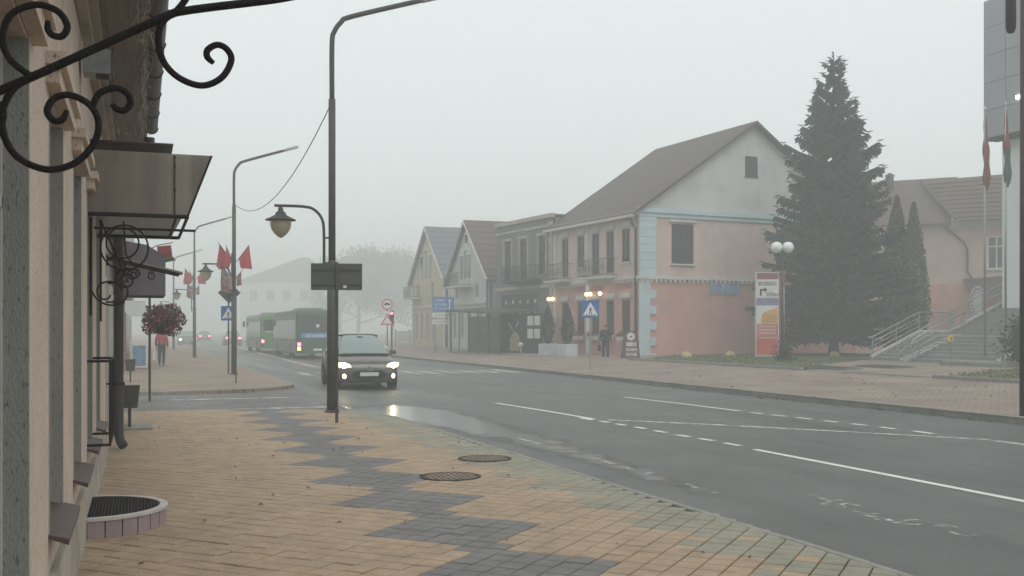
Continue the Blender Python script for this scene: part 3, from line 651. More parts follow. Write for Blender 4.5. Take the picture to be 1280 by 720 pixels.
lampD = [(415, 20.6), (292.5, 38.3), (243, 62.0), (217, 88.0)]
ll = ['street lamp with bell lantern beside the blank grey sign back and wet gutter', 'street lamp with red flags and a crossing sign at the side-street corner', 'street lamp with paler fog-dimmed flags, second past the side street', 'faint street lamp deepest in the fog past the flagged lamps']
for (px, D), l in zip(lampD, ll): lamp_post(P(px, D, 0), l)
# cable between the first two lamps
a, b = P(415, 20.6, 6.15), P(292.5, 38.3, 6.3); q = MB()
q.tube([a + (b - a) * (k / 24) - Vector((0, 0, 4 * 1.0 * (k / 24) * (1 - k / 24))) for k in range(25)], .011, 5); tag(q.build('overhead_cable', M['cable']), 'thin slack cable strung between two street lamps', 'cable')
# flags
red = mat('flag_red', (.42, .06, .075), .9, .12, 2); pat = paint_white('flag_pattern', (.33, .07, .07), .45, .55, (.3, .3, .27))
def flag_mesh(mb, o, d, n, L, W, rng):
    """cloth hanging from a staff: o = staff start, d = staff direction, n = hang direction"""
    nx, ny = 6, 5; vs = []; o = Vector(o); d = Vector(d).normalized(); n = Vector(n).normalized(); k = d.cross(n).normalized(); ph = rng.uniform(0, 6)
    for i in range(nx + 1):
        for j in range(ny + 1):
            vs.append(o + d * (L * i / nx) + n * (W * j / ny) * (1 - .15 * i / nx) + k * .05 * math.sin(ph + 2.2 * j / ny * 3 + i * .7) * j / ny)
    mb.add(vs, [(i * (ny + 1) + j, (i + 1) * (ny + 1) + j, (i + 1) * (ny + 1) + j + 1, i * (ny + 1) + j + 1) for i in range(nx) for j in range(ny)])
def cloth(mb, a, b, c, d, rng, n=7, amp=.05):
    """cloth between the staff edge a-b and the free edge d-c"""
    a, b, c, d = Vector(a), Vector(b), Vector(c), Vector(d); nn = (b - a).cross(d - a).normalized(); ph = rng.uniform(0, 6); vs = []
    for i in range(n + 1):
        for j in range(n + 1):
            u, v = i / n, j / n; vs.append(a.lerp(b, u).lerp(d.lerp(c, u), v) + nn * amp * v * math.sin(ph + 7 * u + 3 * v))
    mb.add(vs, [(i * (n + 1) + j, (i + 1) * (n + 1) + j, (i + 1) * (n + 1) + j + 1, i * (n + 1) + j + 1) for i in range(n) for j in range(n)])
def flag_cluster(px, D, zc, label):
    b = P(px, D, 0); rng = random.Random(int(px)); t = thing('flag_cluster', label, 'flags', (b.x, b.y, zc), group='flag clusters on street lamps')
    # heading (degrees round the pole), height of the staff foot, size, patterned
    for (hd, z0, sz, m_) in ((5, .0, 1.0, red), (185, .05, 1.05, red), (215, -.05, 1.0, red), (250, .0, .9, red), (180, -.62, 1.0, pat), (220, -.7, .95, pat), (8, -.6, .62, pat), (255, -.65, .8, pat)):
        M_ = Matrix.Rotation(R(hd) - TH, 4, 'Z'); up = m_ is red
        q = MB(M_); q.tube([(.05, 0, z0 - .05), (.05 + .50 * sz, 0, z0 + .62 * sz)], .012, 5); q.build('staff', M['darkmetal'], t)
        q = MB(M_); k = sz * rng.uniform(.95, 1.08)
        if up: cloth(q, (.17 * k, 0, z0 + .1), (.52 * k, 0, z0 + .58 * k), (.62 * k, 0, z0 - .26 * k), (.22 * k, 0, z0 - .22 * k), rng)
        else: cloth(q, (.14 * k, 0, z0 + .06), (.44 * k, 0, z0 + .4 * k), (.46 * k, 0, z0 - .42 * k), (.16 * k, 0, z0 - .5 * k), rng, amp=.07)
        q.build('flag', m_, t, True)
    q = MB(); q.tube([(-.09, -.06, -1.2), (-.09, -.06, .3)], .018, 6); q.build('rod', M['darkmetal'], t)
flag_cluster(292.5, 38.3, 4.15, 'cluster of red and patterned flags on the lamp by the crossing sign')
flag_cluster(243, 62.0, 4.65, 'fog-faded cluster of red flags on the lamp past the crossing sign')
p = P(196, 24.5, 0); t = thing('wall_flag', 'single dark red flag with green hem drooping below the canopy', 'flag', (p.x, p.y, 3.5))
q = MB(); flag_mesh(q, (0, 0, .1), (1, 0, .12), (.12, 0, -1), .32, .36, random.Random(2)); q.build('cloth', mat('flag_dark_red', (.2, .035, .04), .9, .15, 3), t, True)
q = MB(); flag_mesh(q, (.12, 0, -.17), (1, 0, .12), (.5, 0, -1), .26, .12, random.Random(4)); q.build('hem', mat('flag_green', (.07, .13, .06), .9), t, True)
q = MB(); q.tube([(-1.0, .05, -.5), (0, 0, .12), (.36, 0, .2)], .012, 5); q.build('staff', M['darkmetal'], t)

# ================================================================== SIGNS
signback = mat('sign_back', (.06, .066, .066), .6, .12, 5)
signblue = mat('sign_blue', (.03, .14, .36), .45, .08, 4); signwhite = mat('sign_white', (.75, .75, .74), .5, .05, 4); black = mat('sign_black', (.015, .015, .015), .5)
signred = mat('sign_red', (.5, .03, .03), .5)
p = P(421, 18.3, 0); t = thing('traffic_sign', 'blank dark back of a wide road sign on a thin post by the bell-lantern lamp', 'sign', p, -TH * .6)
q = MB(); q.tube([(0, 0, -.02), (0, 0, 2.82)], .028, 8); q.build('post', M['pole'], t)
q = MB(); q.box(-.45, -.006, .03, .05, 2.33, 2.8); q.box(.006, .44, .03, .05, 2.33, 2.8); q.build('panel', signback, t)
q = MB(); q.box(-.44, .43, .012, .03, 2.42, 2.45); q.box(-.44, .43, .012, .03, 2.68, 2.71); q.build('batten', signback, t)
q = MB(); q.lathe([(.001, .0), (.035, .0)], 12); o = q.build('sticker', signwhite, t); o.location = (.14, .027, 2.40); o.rotation_euler = (R(90), 0, 0)
def crossing_face(par, w, z, y=-.012, parts=True):
    """blue square, white triangle, walking figure"""
    q = MB(); q.box(-w, w, y, 0, z - w, z + w); b_ = q.build('sign_face', signblue, par)
    q = MB(); s = w * .86
    q.prismy([(-s, z - s * .82), (s, z - s * .82), (0, z + s * .95)], y - .004, y - .001); q.build('triangle', signwhite, b_)
    q = MB(); L = lambda x0, z0, x1, z1, r=.055: q.tube([(x0 * s, y - .006, z + z0 * s), (x1 * s, y - .006, z + z1 * s)], r * s, 5)
    L(.02, .2, -.02, -.2, .08); L(-.02, -.2, -.22, -.68); L(-.02, -.2, .22, -.68); L(.02, .15, .24, -.15, .045); L(.02, .15, -.2, -.1, .045)
    q.M = Matrix.Translation((.03 * s, y - .006, z + .34 * s)); q.lathe([(.001, .0), (.07 * s, .0)], 8); q.M = Matrix()
    for k in range(4): q.box((-.62 + k * .36) * s, (-.46 + k * .36) * s, y - .006, y - .0045, z - .8 * s, z - .7 * s)
    q.build('pictogram', black, b_)
p = P(738, 41.5); t = thing('crossing_sign', 'blue pedestrian crossing sign on a post before the pink house', 'sign', p, -TH)
q = MB(); q.tube([(0, .02, -.02), (0, .02, 2.75)], .03, 8); q.build('post', M['galv'], t); crossing_face(t, .35, 2.42)
p = P(285.5, 38.9, 0); t = thing('crossing_sign', 'blue pedestrian crossing sign under a diamond sign back by the flagged lamp', 'sign', p, R(-14))
q = MB(); q.tube([(0, .02, -.02), (0, .02, 3.35)], .03, 8); q.build('post', M['pole'], t); crossing_face(t, .27, 2.26)
q = MB(); q.prismy([(.02, 2.62), (.44, 3.03), (.02, 3.44), (-.40, 3.03)], .05, .065); q.build('diamond_back', signback, t)
p = G(295, 479, 0); q = MB(); q.tube([(0, 0, -.02), (0, 0, 1.6)], .025, 6); o = q.build('post', M['pole']); o.name = 'sign_post'; o.location = p; tag(o, 'bare thin grey post standing in front of the flagged lamp', 'post')
# far signs at the zebra
def squiggle(mb, x0, x1, z0, z1, y, n, rng, th=.02):
    """unreadable strokes: lettering blurred beyond reading"""
    for k in range(n):
        x = x0 + (x1 - x0) * (k + .5) / n; wv = (x1 - x0) / n * .38; zz = z0; h = (z1 - z0)
        c = rng.randint(0, 3)
        mb.box(x - wv, x - wv + th, y - .004, y, zz, zz + h)
        if c != 1: mb.box(x - wv, x + wv, y - .0045, y - .0005, zz + h - th, zz + h)
        if c != 2: mb.box(x + wv - th, x + wv, y - .0042, y - .0003, zz, zz + h * (.5 if c == 3 else 1))
        if c in (0, 2): mb.box(x - wv, x + wv, y - .0047, y - .0007, zz, zz + th)
p = P(484, 58, .0); p = Vector((p.x, p.y, -.12)); p.x = max(p.x, FK + .4); p.z = 0
p = P(484, 66, 0.02); t = thing('road_sign', 'round ban sign over a warning triangle on one post by the red traffic light', 'sign', p, -TH)
q = MB(); q.tube([(0, .03, -.1), (0, .03, 3.6)], .035, 8); q.build('post', M['pole'], t)
def disc(par, name, m, r, z, y, seg=24, x=0): q = MB(); q.lathe([(.001, 0), (r, 0)], seg); o = q.build(name, m, par); o.location = (x, y, z); o.rotation_euler = (R(90), 0, 0); return o
disc(t, 'rim', signred, .35, 3.25, -.004); disc(t, 'face', signwhite, .28, 3.25, -.009)
q = MB(); q.box(-.2, .2, -.016, -.011, 3.2, 3.3); q.box(-.12, .08, -.0165, -.0115, 3.3, 3.37); q.build('pictogram', black, t)
q = MB(); q.box(-.33, .33, -.01, 0, 2.68, 2.8); q.build('plate', signwhite, t)
q = MB(); q.prismy([(-.44, 1.95), (.44, 1.95), (0, 2.62)], -.01, 0); q.build('triangle', signred, t)
q = MB(); q.prismy([(-.31, 2.02), (.31, 2.02), (0, 2.49)], -.018, -.0105); q.build('triangle_face', signwhite, t)
lit_red = mat('lit_red', (.9, .05, .08), .4, 0, 1, emit=14, ecol=(1, .06, .12))
lit_amber = mat('lit_amber', (1, .5, .15), .4, 0, 1, emit=9, ecol=(1, .45, .12))
lit_warm = mat('lit_warm', (1, .8, .5), .4, 0, 1, emit=2.6, ecol=(1, .72, .36))
def traffic_light(pos, rz, label, pole=3.2, hz=2.0):
    t = thing('traffic_light', label, 'traffic light', pos, rz); q = MB(); q.tube([(0, .1, -.1), (0, .1, pole)], .05, 8); q.build('post', M['pole'], t)
    q = MB(); q.box(-.14, .14, -.1, .1, hz, hz + .9, .02); h = q.build('housing', M['iron'], t)
    for k, m_ in enumerate((M['glass'], M['glass'], lit_red)):
        o = disc(t, 'lens', m_, .1, hz + .18 + k * .28, -.103, 16)
        q = MB(); q.lathe([(.115, -.0), (.115, .12)], 12, a0=0, a1=math.pi); v = q.build('visor', M['iron'], h); v.location = (0, -.1, hz + .18 + k * .28); v.rotation_euler = (R(90), 0, 0)
traffic_light(P(489.5, 67, .0), -TH, 'red traffic light next to the round ban sign across the road', 2.9, 2.0)
p = P(416.5, 60, -.12); traffic_light(P(419, 88, 0), -TH * .5, 'red traffic light seen against the fog above the green bus', 5.6, 4.2)
# blue direction board
p = P(554, 70); t = thing('direction_sign', 'blue direction board above two white plates near the roofed terrace', 'sign', p, -TH)
for x in (-.55, .55): q = MB(); q.tube([(x, .04, -.05), (x, .04, 3.8)], .04, 8); q.build('post', M['galv'], t)
q = MB(); q.box(-.72, .72, -.02, 0, 2.75, 3.75); f_ = q.build('panel', signblue, t)
q = MB(); rg = random.Random(5)
for k in range(3): squiggle(q, -.6, .1 + .15 * k, 3.45 - k * .28, 3.6 - k * .28, -.022, 7, rg)
q.box(.4, .46, -.027, -.022, 2.9, 3.5); q.prismy([(.33, 3.45), (.53, 3.45), (.43, 3.65)], -.027, -.022); q.build('lettering', signwhite, f_)
for z, x1 in ((2.4, .72), (1.95, .45)):
    q = MB(); q.box(-.72, x1, -.02, 0, z - .02, z + .27); pl = q.build('plate', signwhite, t); q = MB(); squiggle(q, -.6, x1 - .1, z + .06, z + .2, -.022, 8, rg); q.build('lettering', black, pl)

# ================================================================== VEHICLES
tyre_m = mat('tyre', (.012, .012, .012), .85, .2, 10); rim_m = mat('rim', (.3, .3, .31), .35, .1, 5, 0, 10, .5, .6); trim = mat('black_trim', (.015, .015, .016), .5)
head_m = mat('headlight_on', (1, .95, .8), .3, 0, 1, emit=16, ecol=(1, .83, .45)); fog_m = mat('foglight_on', (1, .85, .6), .3, 0, 1, emit=6, ecol=(1, .72, .34))
lens_on = mat('headlamp_lens_lit', (.9, .85, .7), .3, 0, 1, emit=1.5, ecol=(1, .8, .42))
tail_off = mat('tail_lens', (.2, .01, .012), .25); head_off = mat('head_lens', (.45, .46, .47), .15)
def wheel(par, x, y, r=.35, wd=.23, side=1):
    q = MB(); q.M = Matrix.Translation((x, y, r)) @ Matrix.Rotation(R(90), 4, 'Y')
    q.lathe([(r * .62, -wd / 2), (r * .93, -wd / 2), (r, -wd * .35), (r, wd * .35), (r * .93, wd / 2), (r * .62, wd / 2), (r * .6, wd * .3)], 24)
    q.lathe([(r * .62, -wd / 2), (r * .6, -wd * .3), (.001, -wd * .3)], 24); q.lathe([(.001, wd * .3), (r * .6, wd * .3)], 24); wo = q.build('wheel', tyre_m, par, True)
    q = MB(); q.M = Matrix.Translation((x + side * wd * .36, y, r)) @ Matrix.Rotation(R(90), 4, 'Y')
    q.lathe([(r * .5, 0), (r * .58, .01), (r * .6, 0)], 20)
    for k in range(5):
        a = k * 2 * math.pi / 5; q.tube([(0, 0, 0), (r * .55 * math.cos(a), r * .55 * math.sin(a), 0)], r * .08, 5)
    q.build('rim', rim_m, wo)
def car(name, label, cat, pos, rz, paint, lights=None, badge=False, group=None, s=1.0):
    t = thing(name, label, cat, pos, rz, group); t.scale = (s, s, s)
    st = [(-2.37, .32, .56, .45), (-2.33, .25, .68, .70), (-2.22, .20, .78, .83), (-1.95, .19, .87, .905), (-1.5, .19, .95, .93), (-1.0, .19, 1.05, .935), (0, .19, 1.07, .935), (1.2, .19, 1.08, .93), (1.8, .2, 1.08, .91), (2.12, .24, 1.04, .87), (2.25, .3, .95, .8), (2.3, .36, .85, .7)]
    q = MB(); vs = []
    for (y, zb, zt, hw) in st:
        zm = zb + (zt - zb) * .55
        half = [(0, zb), (hw * .86, zb), (hw * .97, zb + .1), (hw, zm), (hw * .985, zt - .14), (hw * .93, zt - .04), (hw * .78, zt), (hw * .4, zt + .028), (0, zt + .035)]
        vs += [(x, y, z) for x, z in half] + [(-x, y, z) for x, z in half[-2:0:-1]]
    n = 16
    fs = [(i * n + k, i * n + (k + 1) % n, (i + 1) * n + (k + 1) % n, (i + 1) * n + k) for i in range(len(st) - 1) for k in range(n)]
    fs += [tuple(range(n - 1, -1, -1)), tuple((len(st) - 1) * n + k for k in range(n))]
    q.add(vs, fs); body = q.build('body', paint, t, True)
    bz, rz_ = 1.02, 1.58
    bl = [(-.76, -1.30), (.76, -1.30), (.875, -.6), (.89, .5), (.87, 1.5), (.74, 2.06), (-.74, 2.06), (-.87, 1.5), (-.89, .5), (-.875, -.6)]
    rl = [(-.52, -.22), (.52, -.22), (.62, .05), (.65, .5), (.63, 1.2), (.52, 1.5), (-.52, 1.5), (-.63, 1.2), (-.65, .5), (-.62, .05)]
    def pane(nm, idx, m_=M['glass_sky']):
        for i in idx:
            j = (i + 1) % 10; a, b, c, d = [Vector(v) for v in ((*bl[i], bz), (*bl[j], bz), (*rl[j], rz_), (*rl[i], rz_))]
            q = MB(); q.quad(a, b, c, d); q.build(nm, m_, t)
    
    q = MB(); nx, ny = 8, 5; gv = []                          # curved windscreen
    for iy in range(ny + 1):
        for ix_ in range(nx + 1):
            u, v = ix_ / nx, iy / ny; a = Vector((*bl[0], bz)).lerp(Vector((*bl[1], bz)), u); b = Vector((*rl[0], rz_)).lerp(Vector((*rl[1], rz_)), u); c = a.lerp(b, v); bow = 1 - (2 * u - 1) ** 2
            gv.append((c.x, c.y - .13 * bow * (1 - .35 * v), c.z + .05 * math.sin(math.pi * v) + .015 * bow * v))
    q.add(gv, [(iy * (nx + 1) + k, iy * (nx + 1) + k + 1, (iy + 1) * (nx + 1) + k + 1, (iy + 1) * (nx + 1) + k) for iy in range(ny) for k in range(nx)]); ws = q.build('windscreen', M['glass_sky'], t, True)
    q = MB(); q.box(-.09, .09, -.50, -.46, 1.50, 1.55); q.build('rear_view_mirror', trim, ws)
    q = MB(); q.tube([(-.72, -1.36, 1.015), (-.4, -1.46, 1.02), (0, -1.49, 1.03), (.4, -1.46, 1.02), (.72, -1.36, 1.015)], .03, 6); q.build('cowl', trim, ws)
    for sg in (-1, 1):                                         # shut lines, door handles, bumper lip
        q = MB()
        for y in (-.75, .42, 1.42): q.box(sg * .937 - .004, sg * .937 + .004, y - .006, y + .006, .3, 1.0)
        q.box(sg * .93, sg * .955, .2, .38, .86, .89); q.build('door_line', trim, body)
    q = MB(); q.box(-.78, .78, -2.33, -2.2, .225, .25); q.tube([(-.62, -2.24, .805), (-.35, -2.30, .79), (.35, -2.30, .79), (.62, -2.24, .805)], .008, 5); q.build('bonnet_line', trim, body)
    pane('side_window', [2, 3, 7, 8]); pane('quarter_window', [1, 4, 6, 9]); pane('rear_window', [5])
    q = MB(); q.add([(x, y, rz_) for x, y in rl] + [(x * .85, .6 + (y - .6) * .9, rz_ + .055) for x, y in rl] + [(0, .6, rz_ + .07)], [(i, (i + 1) % 10, 10 + (i + 1) % 10, 10 + i) for i in range(10)] + [(10 + i, 10 + (i + 1) % 10, 20) for i in range(10)]); q.build('roof', paint, body, True)
    q = MB()
    for i in (0, 1, 3, 5, 6, 8): q.tube([(*bl[i], bz - .02), (*rl[i], rz_ + .01)], .024, 6)
    q.tube([(*v, rz_ + .005) for v in rl + rl[:1]], .025, 6); q.build('pillars', trim, body, True)
    for x in (-.83, .83):
        for y in (-1.38, 1.36):
            wheel(t, x, y, side=1 if x > 0 else -1)
            q = MB(); q.M = Matrix.Translation((x * 1.055, y, .36)) @ Matrix.Rotation(R(90), 4, 'Y'); sg = 1 if x > 0 else -1
            q.lathe([(.36, sg * .055), (.42, sg * .065), (.44, sg * .03)], 20); q.build('wheel_arch', trim, body)
        q = MB(); q.M = Matrix.Translation((x * 1.19, -.72, 1.07)) @ Matrix.Rotation(R(15 if x < 0 else -15), 4, 'Z'); q.cb((0, 0, 0), (.2, .1, .13), .03); mo = q.build('mirror', paint, t)
    hm = head_m if lights == 'front' else head_off; tl = lit_red if lights == 'rear' else tail_off
    for sg in (-1, 1):
        q = MB(); q.M = Matrix.Translation((sg * .70, -2.19, .70)) @ Matrix.Rotation(R(sg * 32), 4, 'Z') @ Matrix.Rotation(R(-25), 4, 'X')   # swept lens
        q.prismy([(-.24, -.05), (-.1, -.09), (.14, -.08), (.24, .0), (.24, .07), (.05, .085), (-.18, .03)] if sg > 0 else [(.24, -.05), (.18, .03), (-.05, .085), (-.24, .07), (-.24, .0), (-.14, -.08), (.1, -.09)], -.06, .06); hl = q.build('headlight', lens_on if lights == 'front' else head_off, t)
        q = MB(); q.M = Matrix.Translation((sg * .71, -2.27, .70)) @ Matrix.Rotation(R(90), 4, 'X'); q.lathe([(.001, .04), (.06, .03), (.085, 0), (.085, -.05)], 14); q.build('bulb', hm, hl)
        q = MB(); q.M = Matrix.Translation((sg * .70, -2.31, .40)) @ Matrix.Rotation(R(90), 4, 'X'); q.lathe([(.001, .03), (.05, .02), (.075, 0), (.075, -.08)], 12); q.build('fog_light', fog_m if lights == 'front' and badge else head_off, t)
        q = MB(); q.M = Matrix.Translation((sg * .68, 2.24, .85)) @ Matrix.Rotation(R(-sg * 22), 4, 'Z'); q.cb((0, 0, 0), (.32, .1, .2), .02); q.build('tail_light', tl, t)
    q = MB(); q.add([(-.38, -2.378, .56), (.38, -2.378, .56), (.52, -2.376, .46), (.40, -2.375, .30), (-.40, -2.375, .30), (-.52, -2.376, .46)], [(5, 4, 3, 2, 1, 0)])
    q.box(-.6, .6, -2.34, -2.2, .2, .27); g_ = q.build('grille', trim, t)
    q = MB()
    for k in range(4): q.box(-.36, .36, -2.386, -2.379, .33 + k * .06, .345 + k * .06)
    q.build('grille_bar', M['darkmetal'], g_)
    q = MB(); q.box(-.27, .27, -2.41, -2.39, .40, .51); q.build('number_plate', mat('plate', (.6, .6, .58), .5, .05), t)
    q = MB(); q.box(-.27, .27, 2.305, 2.32, .6, .71); q.build('number_plate', M['white'], t)
    if badge:
        q = MB(); q.tube([(.10 * math.cos(2 * math.pi * k / 20), -2.392, .62 + .065 * math.sin(2 * math.pi * k / 20)) for k in range(21)], .011, 5)
        q.tube([(-.09, -2.394, .64), (-.04, -2.394, .62), (0, -2.394, .59), (.04, -2.394, .62), (.09, -2.394, .64)], .011, 5); q.build('emblem', M['galv'], t)
        q = MB(); q.tube([(-.05, -1.30, 1.05), (.5, -1.26, 1.07)], .012, 5); q.tube([(-.6, -1.30, 1.05), (-.1, -1.26, 1.07)], .012, 5); q.build('wiper', trim, t)
    return t
cp_dark = mat('car_paint_graphite', (.1, .098, .09), .26, .1, 3, 0, 10, .7, .3); cp_white = mat('car_paint_white', (.55, .56, .55), .3, .05, 3, 0, 10, .5); cp_grey = mat('car_paint_grey', (.16, .17, .17), .3, .05, 3)
pc = P(447, 32.8, -.119)
car('car', 'dark grey crossover car driving with headlights and fog lamps lit', 'car', pc, R(-3), cp_dark, 'front', True)
pc = P(446, 40.5, -.119); car('car', 'pale hatchback driving close behind the dark grey crossover', 'car', pc, R(-2), cp_white, None)
pc = P(233, 118, -.119); car('car', 'distant oncoming car with bright headlights beyond the red-jacketed walker', 'car', pc, 0, cp_grey, 'front', False)
pc = P(290, 122, -.119); car('car', 'distant car with two red tail lights ahead of the buses', 'car', pc, R(0), cp_grey, 'rear'); 
pc2 = P(255, 165, -.119); car('car', 'tiny faint car with red tail lights deep in the fog', 'car', pc2, 0, cp_grey, 'rear')
for o in [o for o in bpy.data.objects if o.get('label') in ('distant car with two red tail lights ahead of the buses', 'tiny faint car with red tail lights deep in the fog')]: o.rotation_euler.z = math.pi
bus_g = mat('bus_green', (.09, .24, .075), .4, .1, 2, 0, 10, .4, dirt=.25); bus_gr = mat('bus_grey', (.21, .22, .2), .45, .12, 2, dirt=.3); bus_dk = mat('bus_dark', (.05, .105, .06), .45, .12, 2, dirt=.2)
ad_blue = mat('bus_advert', (.08, .25, .45), .45, .1, 3)
def bus(px, D, label, style):
    b = P(px, D, -.119); t = thing('city_bus', label, 'bus', b, 0, 'green city buses queued in the road')   # rear left corner at origin, drives towards +y
    W, L, H = 2.5, 11.9, 3.0; r = .16
    plan = arc(r, r, r, 180, 270, 4) + arc(W - r, r, r, 270, 360, 4) + arc(W - r, L - r * 2, r * 2, 0, 90, 4) + arc(r * 2, L - r * 2, r * 2, 90, 180, 4)
    q = MB(); n = len(plan)
    def ringv(z, ins): return [(W / 2 + (x - W / 2) * (1 - ins), L / 2 + (y - L / 2) * (1 - ins * .25), z) for x, y in plan]
    lv = [(.33, 0), (H - .25, 0), (H - .08, .03), (H, .1)]
    vs = []; [vs.extend(ringv(*a)) for a in lv]
    q.add(vs, [(i * n + k, i * n + (k + 1) % n, (i + 1) * n + (k + 1) % n, (i + 1) * n + k) for i in range(3) for k in range(n)] + [tuple(3 * n + k for k in range(n)), tuple(range(n - 1, -1, -1))])
    q.build('body', bus_g if style else bus_dk, t)
    q = MB(); q.box(-.006, .02, .5, L - .5, .36, 1.15); q.box(-.006, .02, .5, L - .5, 2.45, 2.7); q.build('side_panel', bus_gr, t)
    q = MB(); q.box(.22, W - .22, -.012, .05, 1.62, 2.55); rw = q.build('rear_window', M['glass'], t)
    q = MB(); q.box(.2, W - .2, -.012, .05, .45, 1.25); q.build('engine_cover', bus_g if style else bus_dk, t)
    if not style:
        q = MB(); q.box(.25, W - .5, -.02, .02, 1.28, 1.6); ad = q.build('advert_panel', ad_blue, t)
        q = MB(); squiggle(q, .5, W - .75, 1.33, 1.5, -.022, 8, random.Random(8), .035); q.build('lettering', signwhite, ad)
        q = MB(); q.prismy([(W / 2 - .14, 2.1), (W / 2 + .14, 2.1), (W / 2, 1.85)], -.024, -.014); q.build('badge', signwhite, rw)
    else:
        q = MB(); q.box(.3, W - .3, -.02, -.013, 1.62, 1.68); q.build('wiper', signwhite, rw)
    for x in (.14, W - .14):
        q = MB(); q.box(x - .09, x + .09, -.025, .02, .8, 1.0); q.build('tail_light', lit_red, t)
        q = MB(); q.box(x - .09, x + .09, -.025, .02, 1.05 - .5, 1.05 - .32); q.build('indicator', lit_amber if (x < 1 or style) and not style else tail_off, t)
    q = MB(); q.box(W / 2 - .26, W / 2 + .26, -.03, -.013, .52, .64); q.build('number_plate', signwhite if not style else mat('lit_plate', (.9, .85, .4), .5, 0, 1, emit=.8, ecol=(1, .9, .4)), t)
    for k in range(7):
        y = .55 + k * 1.55; q = MB(); q.box(-.012, .01, y, y + 1.42, 1.2, 2.4); q.build('side_window', M['glass'], t)
        q = MB(); q.box(W - .01, W + .012, y, y + 1.42, 1.2 if k not in (1, 4) else .4, 2.4); q.build('side_window' if k not in (1, 4) else 'door', M['glass'], t)
    for y in (3.0, 9.3):
        for x, sg in ((.13, -1), (W - .13, 1)): wheel(t, x, y, .48, .28, sg)
    q = MB(); q.box(.5, W - .5, 2.5, 5.2, H + .002, H + .16, .05); q.build('roof_unit', bus_gr, t)
    q = MB(); q.tube([(.1, L, 2.6), (-.12, L + .25, 2.5)], .02, 5); q.box(-.25, -.05, L + .2, L + .3, 2.05, 2.5); q.build('mirror', trim, t)
bus(371, 62.5, 'dark green city bus with a blue advert strip across its back', 0)
bus(326, 79.5, 'lighter green city bus waiting ahead of the bus with blue advert', 1)

# ================================================================== BUILDINGS ON THE RIGHT
def wall_holes(mb, u0, u1, v0, v1, holes, pt, depth=.14, top=None):
    """wall sheet with openings; pt(u, v, d) -> point, d = depth behind the face"""
    us = sorted(set([u0, u1] + [h[0] for h in holes] + [h[1] for h in holes])); vs_ = sorted(set([v0, v1] + [h[2] for h in holes] + [h[3] for h in holes]))
    for a, b in zip(us, us[1:]):
        for c, d in zip(vs_, vs_[1:]):
            mu, mv = (a + b) / 2, (c + d) / 2
            if any(h[0] < mu < h[1] and h[2] < mv < h[3] for h in holes): continue
            mb.quad(pt(a, c, 0), pt(b, c, 0), pt(b, d, 0), pt(a, d, 0))
    for (a, b, c, d) in holes:
        for (p1, p2) in (((a, c), (b, c)), ((b, c), (b, d)), ((b, d), (a, d)), ((a, d), (a, c))):
            mb.quad(pt(*p1, 0), pt(*p1, depth), pt(*p2, depth), pt(*p2, 0))
def window(par, hole, pt, fm_, gm, depth=.12, fw=.06, mull=True, name='window', sill=None, transom=None):
    a, b, c, d = hole; q = MB()
    def bar(u0, u1, v0, v1):
        c8 = [pt(u, v, dd) for dd in (depth - .05, depth + .02) for (u, v) in ((u0, v0), (u1, v0), (u1, v1), (u0, v1))]
        q.add(c8, [(0, 1, 2, 3), (7, 6, 5, 4), (0, 4, 5, 1), (1, 5, 6, 2), (2, 6, 7, 3), (3, 7, 4, 0)])
    bar(a, a + fw, c, d); bar(b - fw, b, c, d); bar(a + fw, b - fw, c, c + fw); bar(a + fw, b - fw, d - fw, d)
    if mull: bar((a + b) / 2 - fw * .4, (a + b) / 2 + fw * .4, c + fw, d - fw)
    if transom: bar(a + fw, b - fw, transom - fw * .4, transom + fw * .4)
    wo = q.build(name, fm_, par)
    q = MB(); q.quad(pt(a, c, depth), pt(b, c, depth), pt(b, d, depth), pt(a, d, depth)); q.build('pane', gm, wo)
    if sill:
        q = MB(); c8 = [pt(u, v, dd) for dd in (-.1, .05) for (u, v) in ((a - .08, c - .08), (b + .08, c - .08), (b + .08, c), (a - .08, c))]; q.add(c8, [(0, 1, 2, 3), (7, 6, 5, 4), (0, 4, 5, 1), (1, 5, 6, 2), (2, 6, 7, 3), (3, 7, 4, 0)]); q.build('sill', sill, wo)
    return wo
def bbox(par, name, m_, pt, u0, u1, v0, v1, d0, d1):
    q = MB(); c8 = [pt(u, v, dd) for dd in (-d1, -d0) for (u, v) in ((u0, v0), (u1, v0), (u1, v1), (u0, v1))]
    q.add(c8, [(0, 1, 2, 3), (7, 6, 5, 4), (0, 4, 5, 1), (1, 5, 6, 2), (2, 6, 7, 3), (3, 7, 4, 0)]); return q.build(name, m_, par)
def balcony(par, pt, u0, u1, z, dep, m_, h=.95, n=14, slab=None):
    s = bbox(par, 'balcony', slab or m_, pt, u0, u1, z - .12, z, 0.002, dep)
    q = MB()
    for v in (z + .08, z + h): q.tube([pt(u0, v, -.02), pt(u0, v, -dep), pt(u1, v, -dep), pt(u1, v, -.02)], .022, 5)
    for k in range(n + 1):
        u = u0 + (u1 - u0) * k / n; q.tube([pt(u, z, -dep), pt(u, z + h, -dep)], .014, 4)
    for k in range(1, 4):
        for u in (u0, u1): q.tube([pt(u, z, -dep * k / 4), pt(u, z + h, -dep * k / 4)], .014, 4)
    for k in range(n // 2):
        u = u0 + (u1 - u0) * (k + .5) / (n // 2); rr_ = (u1 - u0) / n * .8
        q.tube([pt(u + rr_ * math.cos(a * .785), z + h * .5 + rr_ * 1.5 * math.sin(a * .785), -dep - .005) for a in range(9)], .012, 4)
    q.build('railing', m_, s)
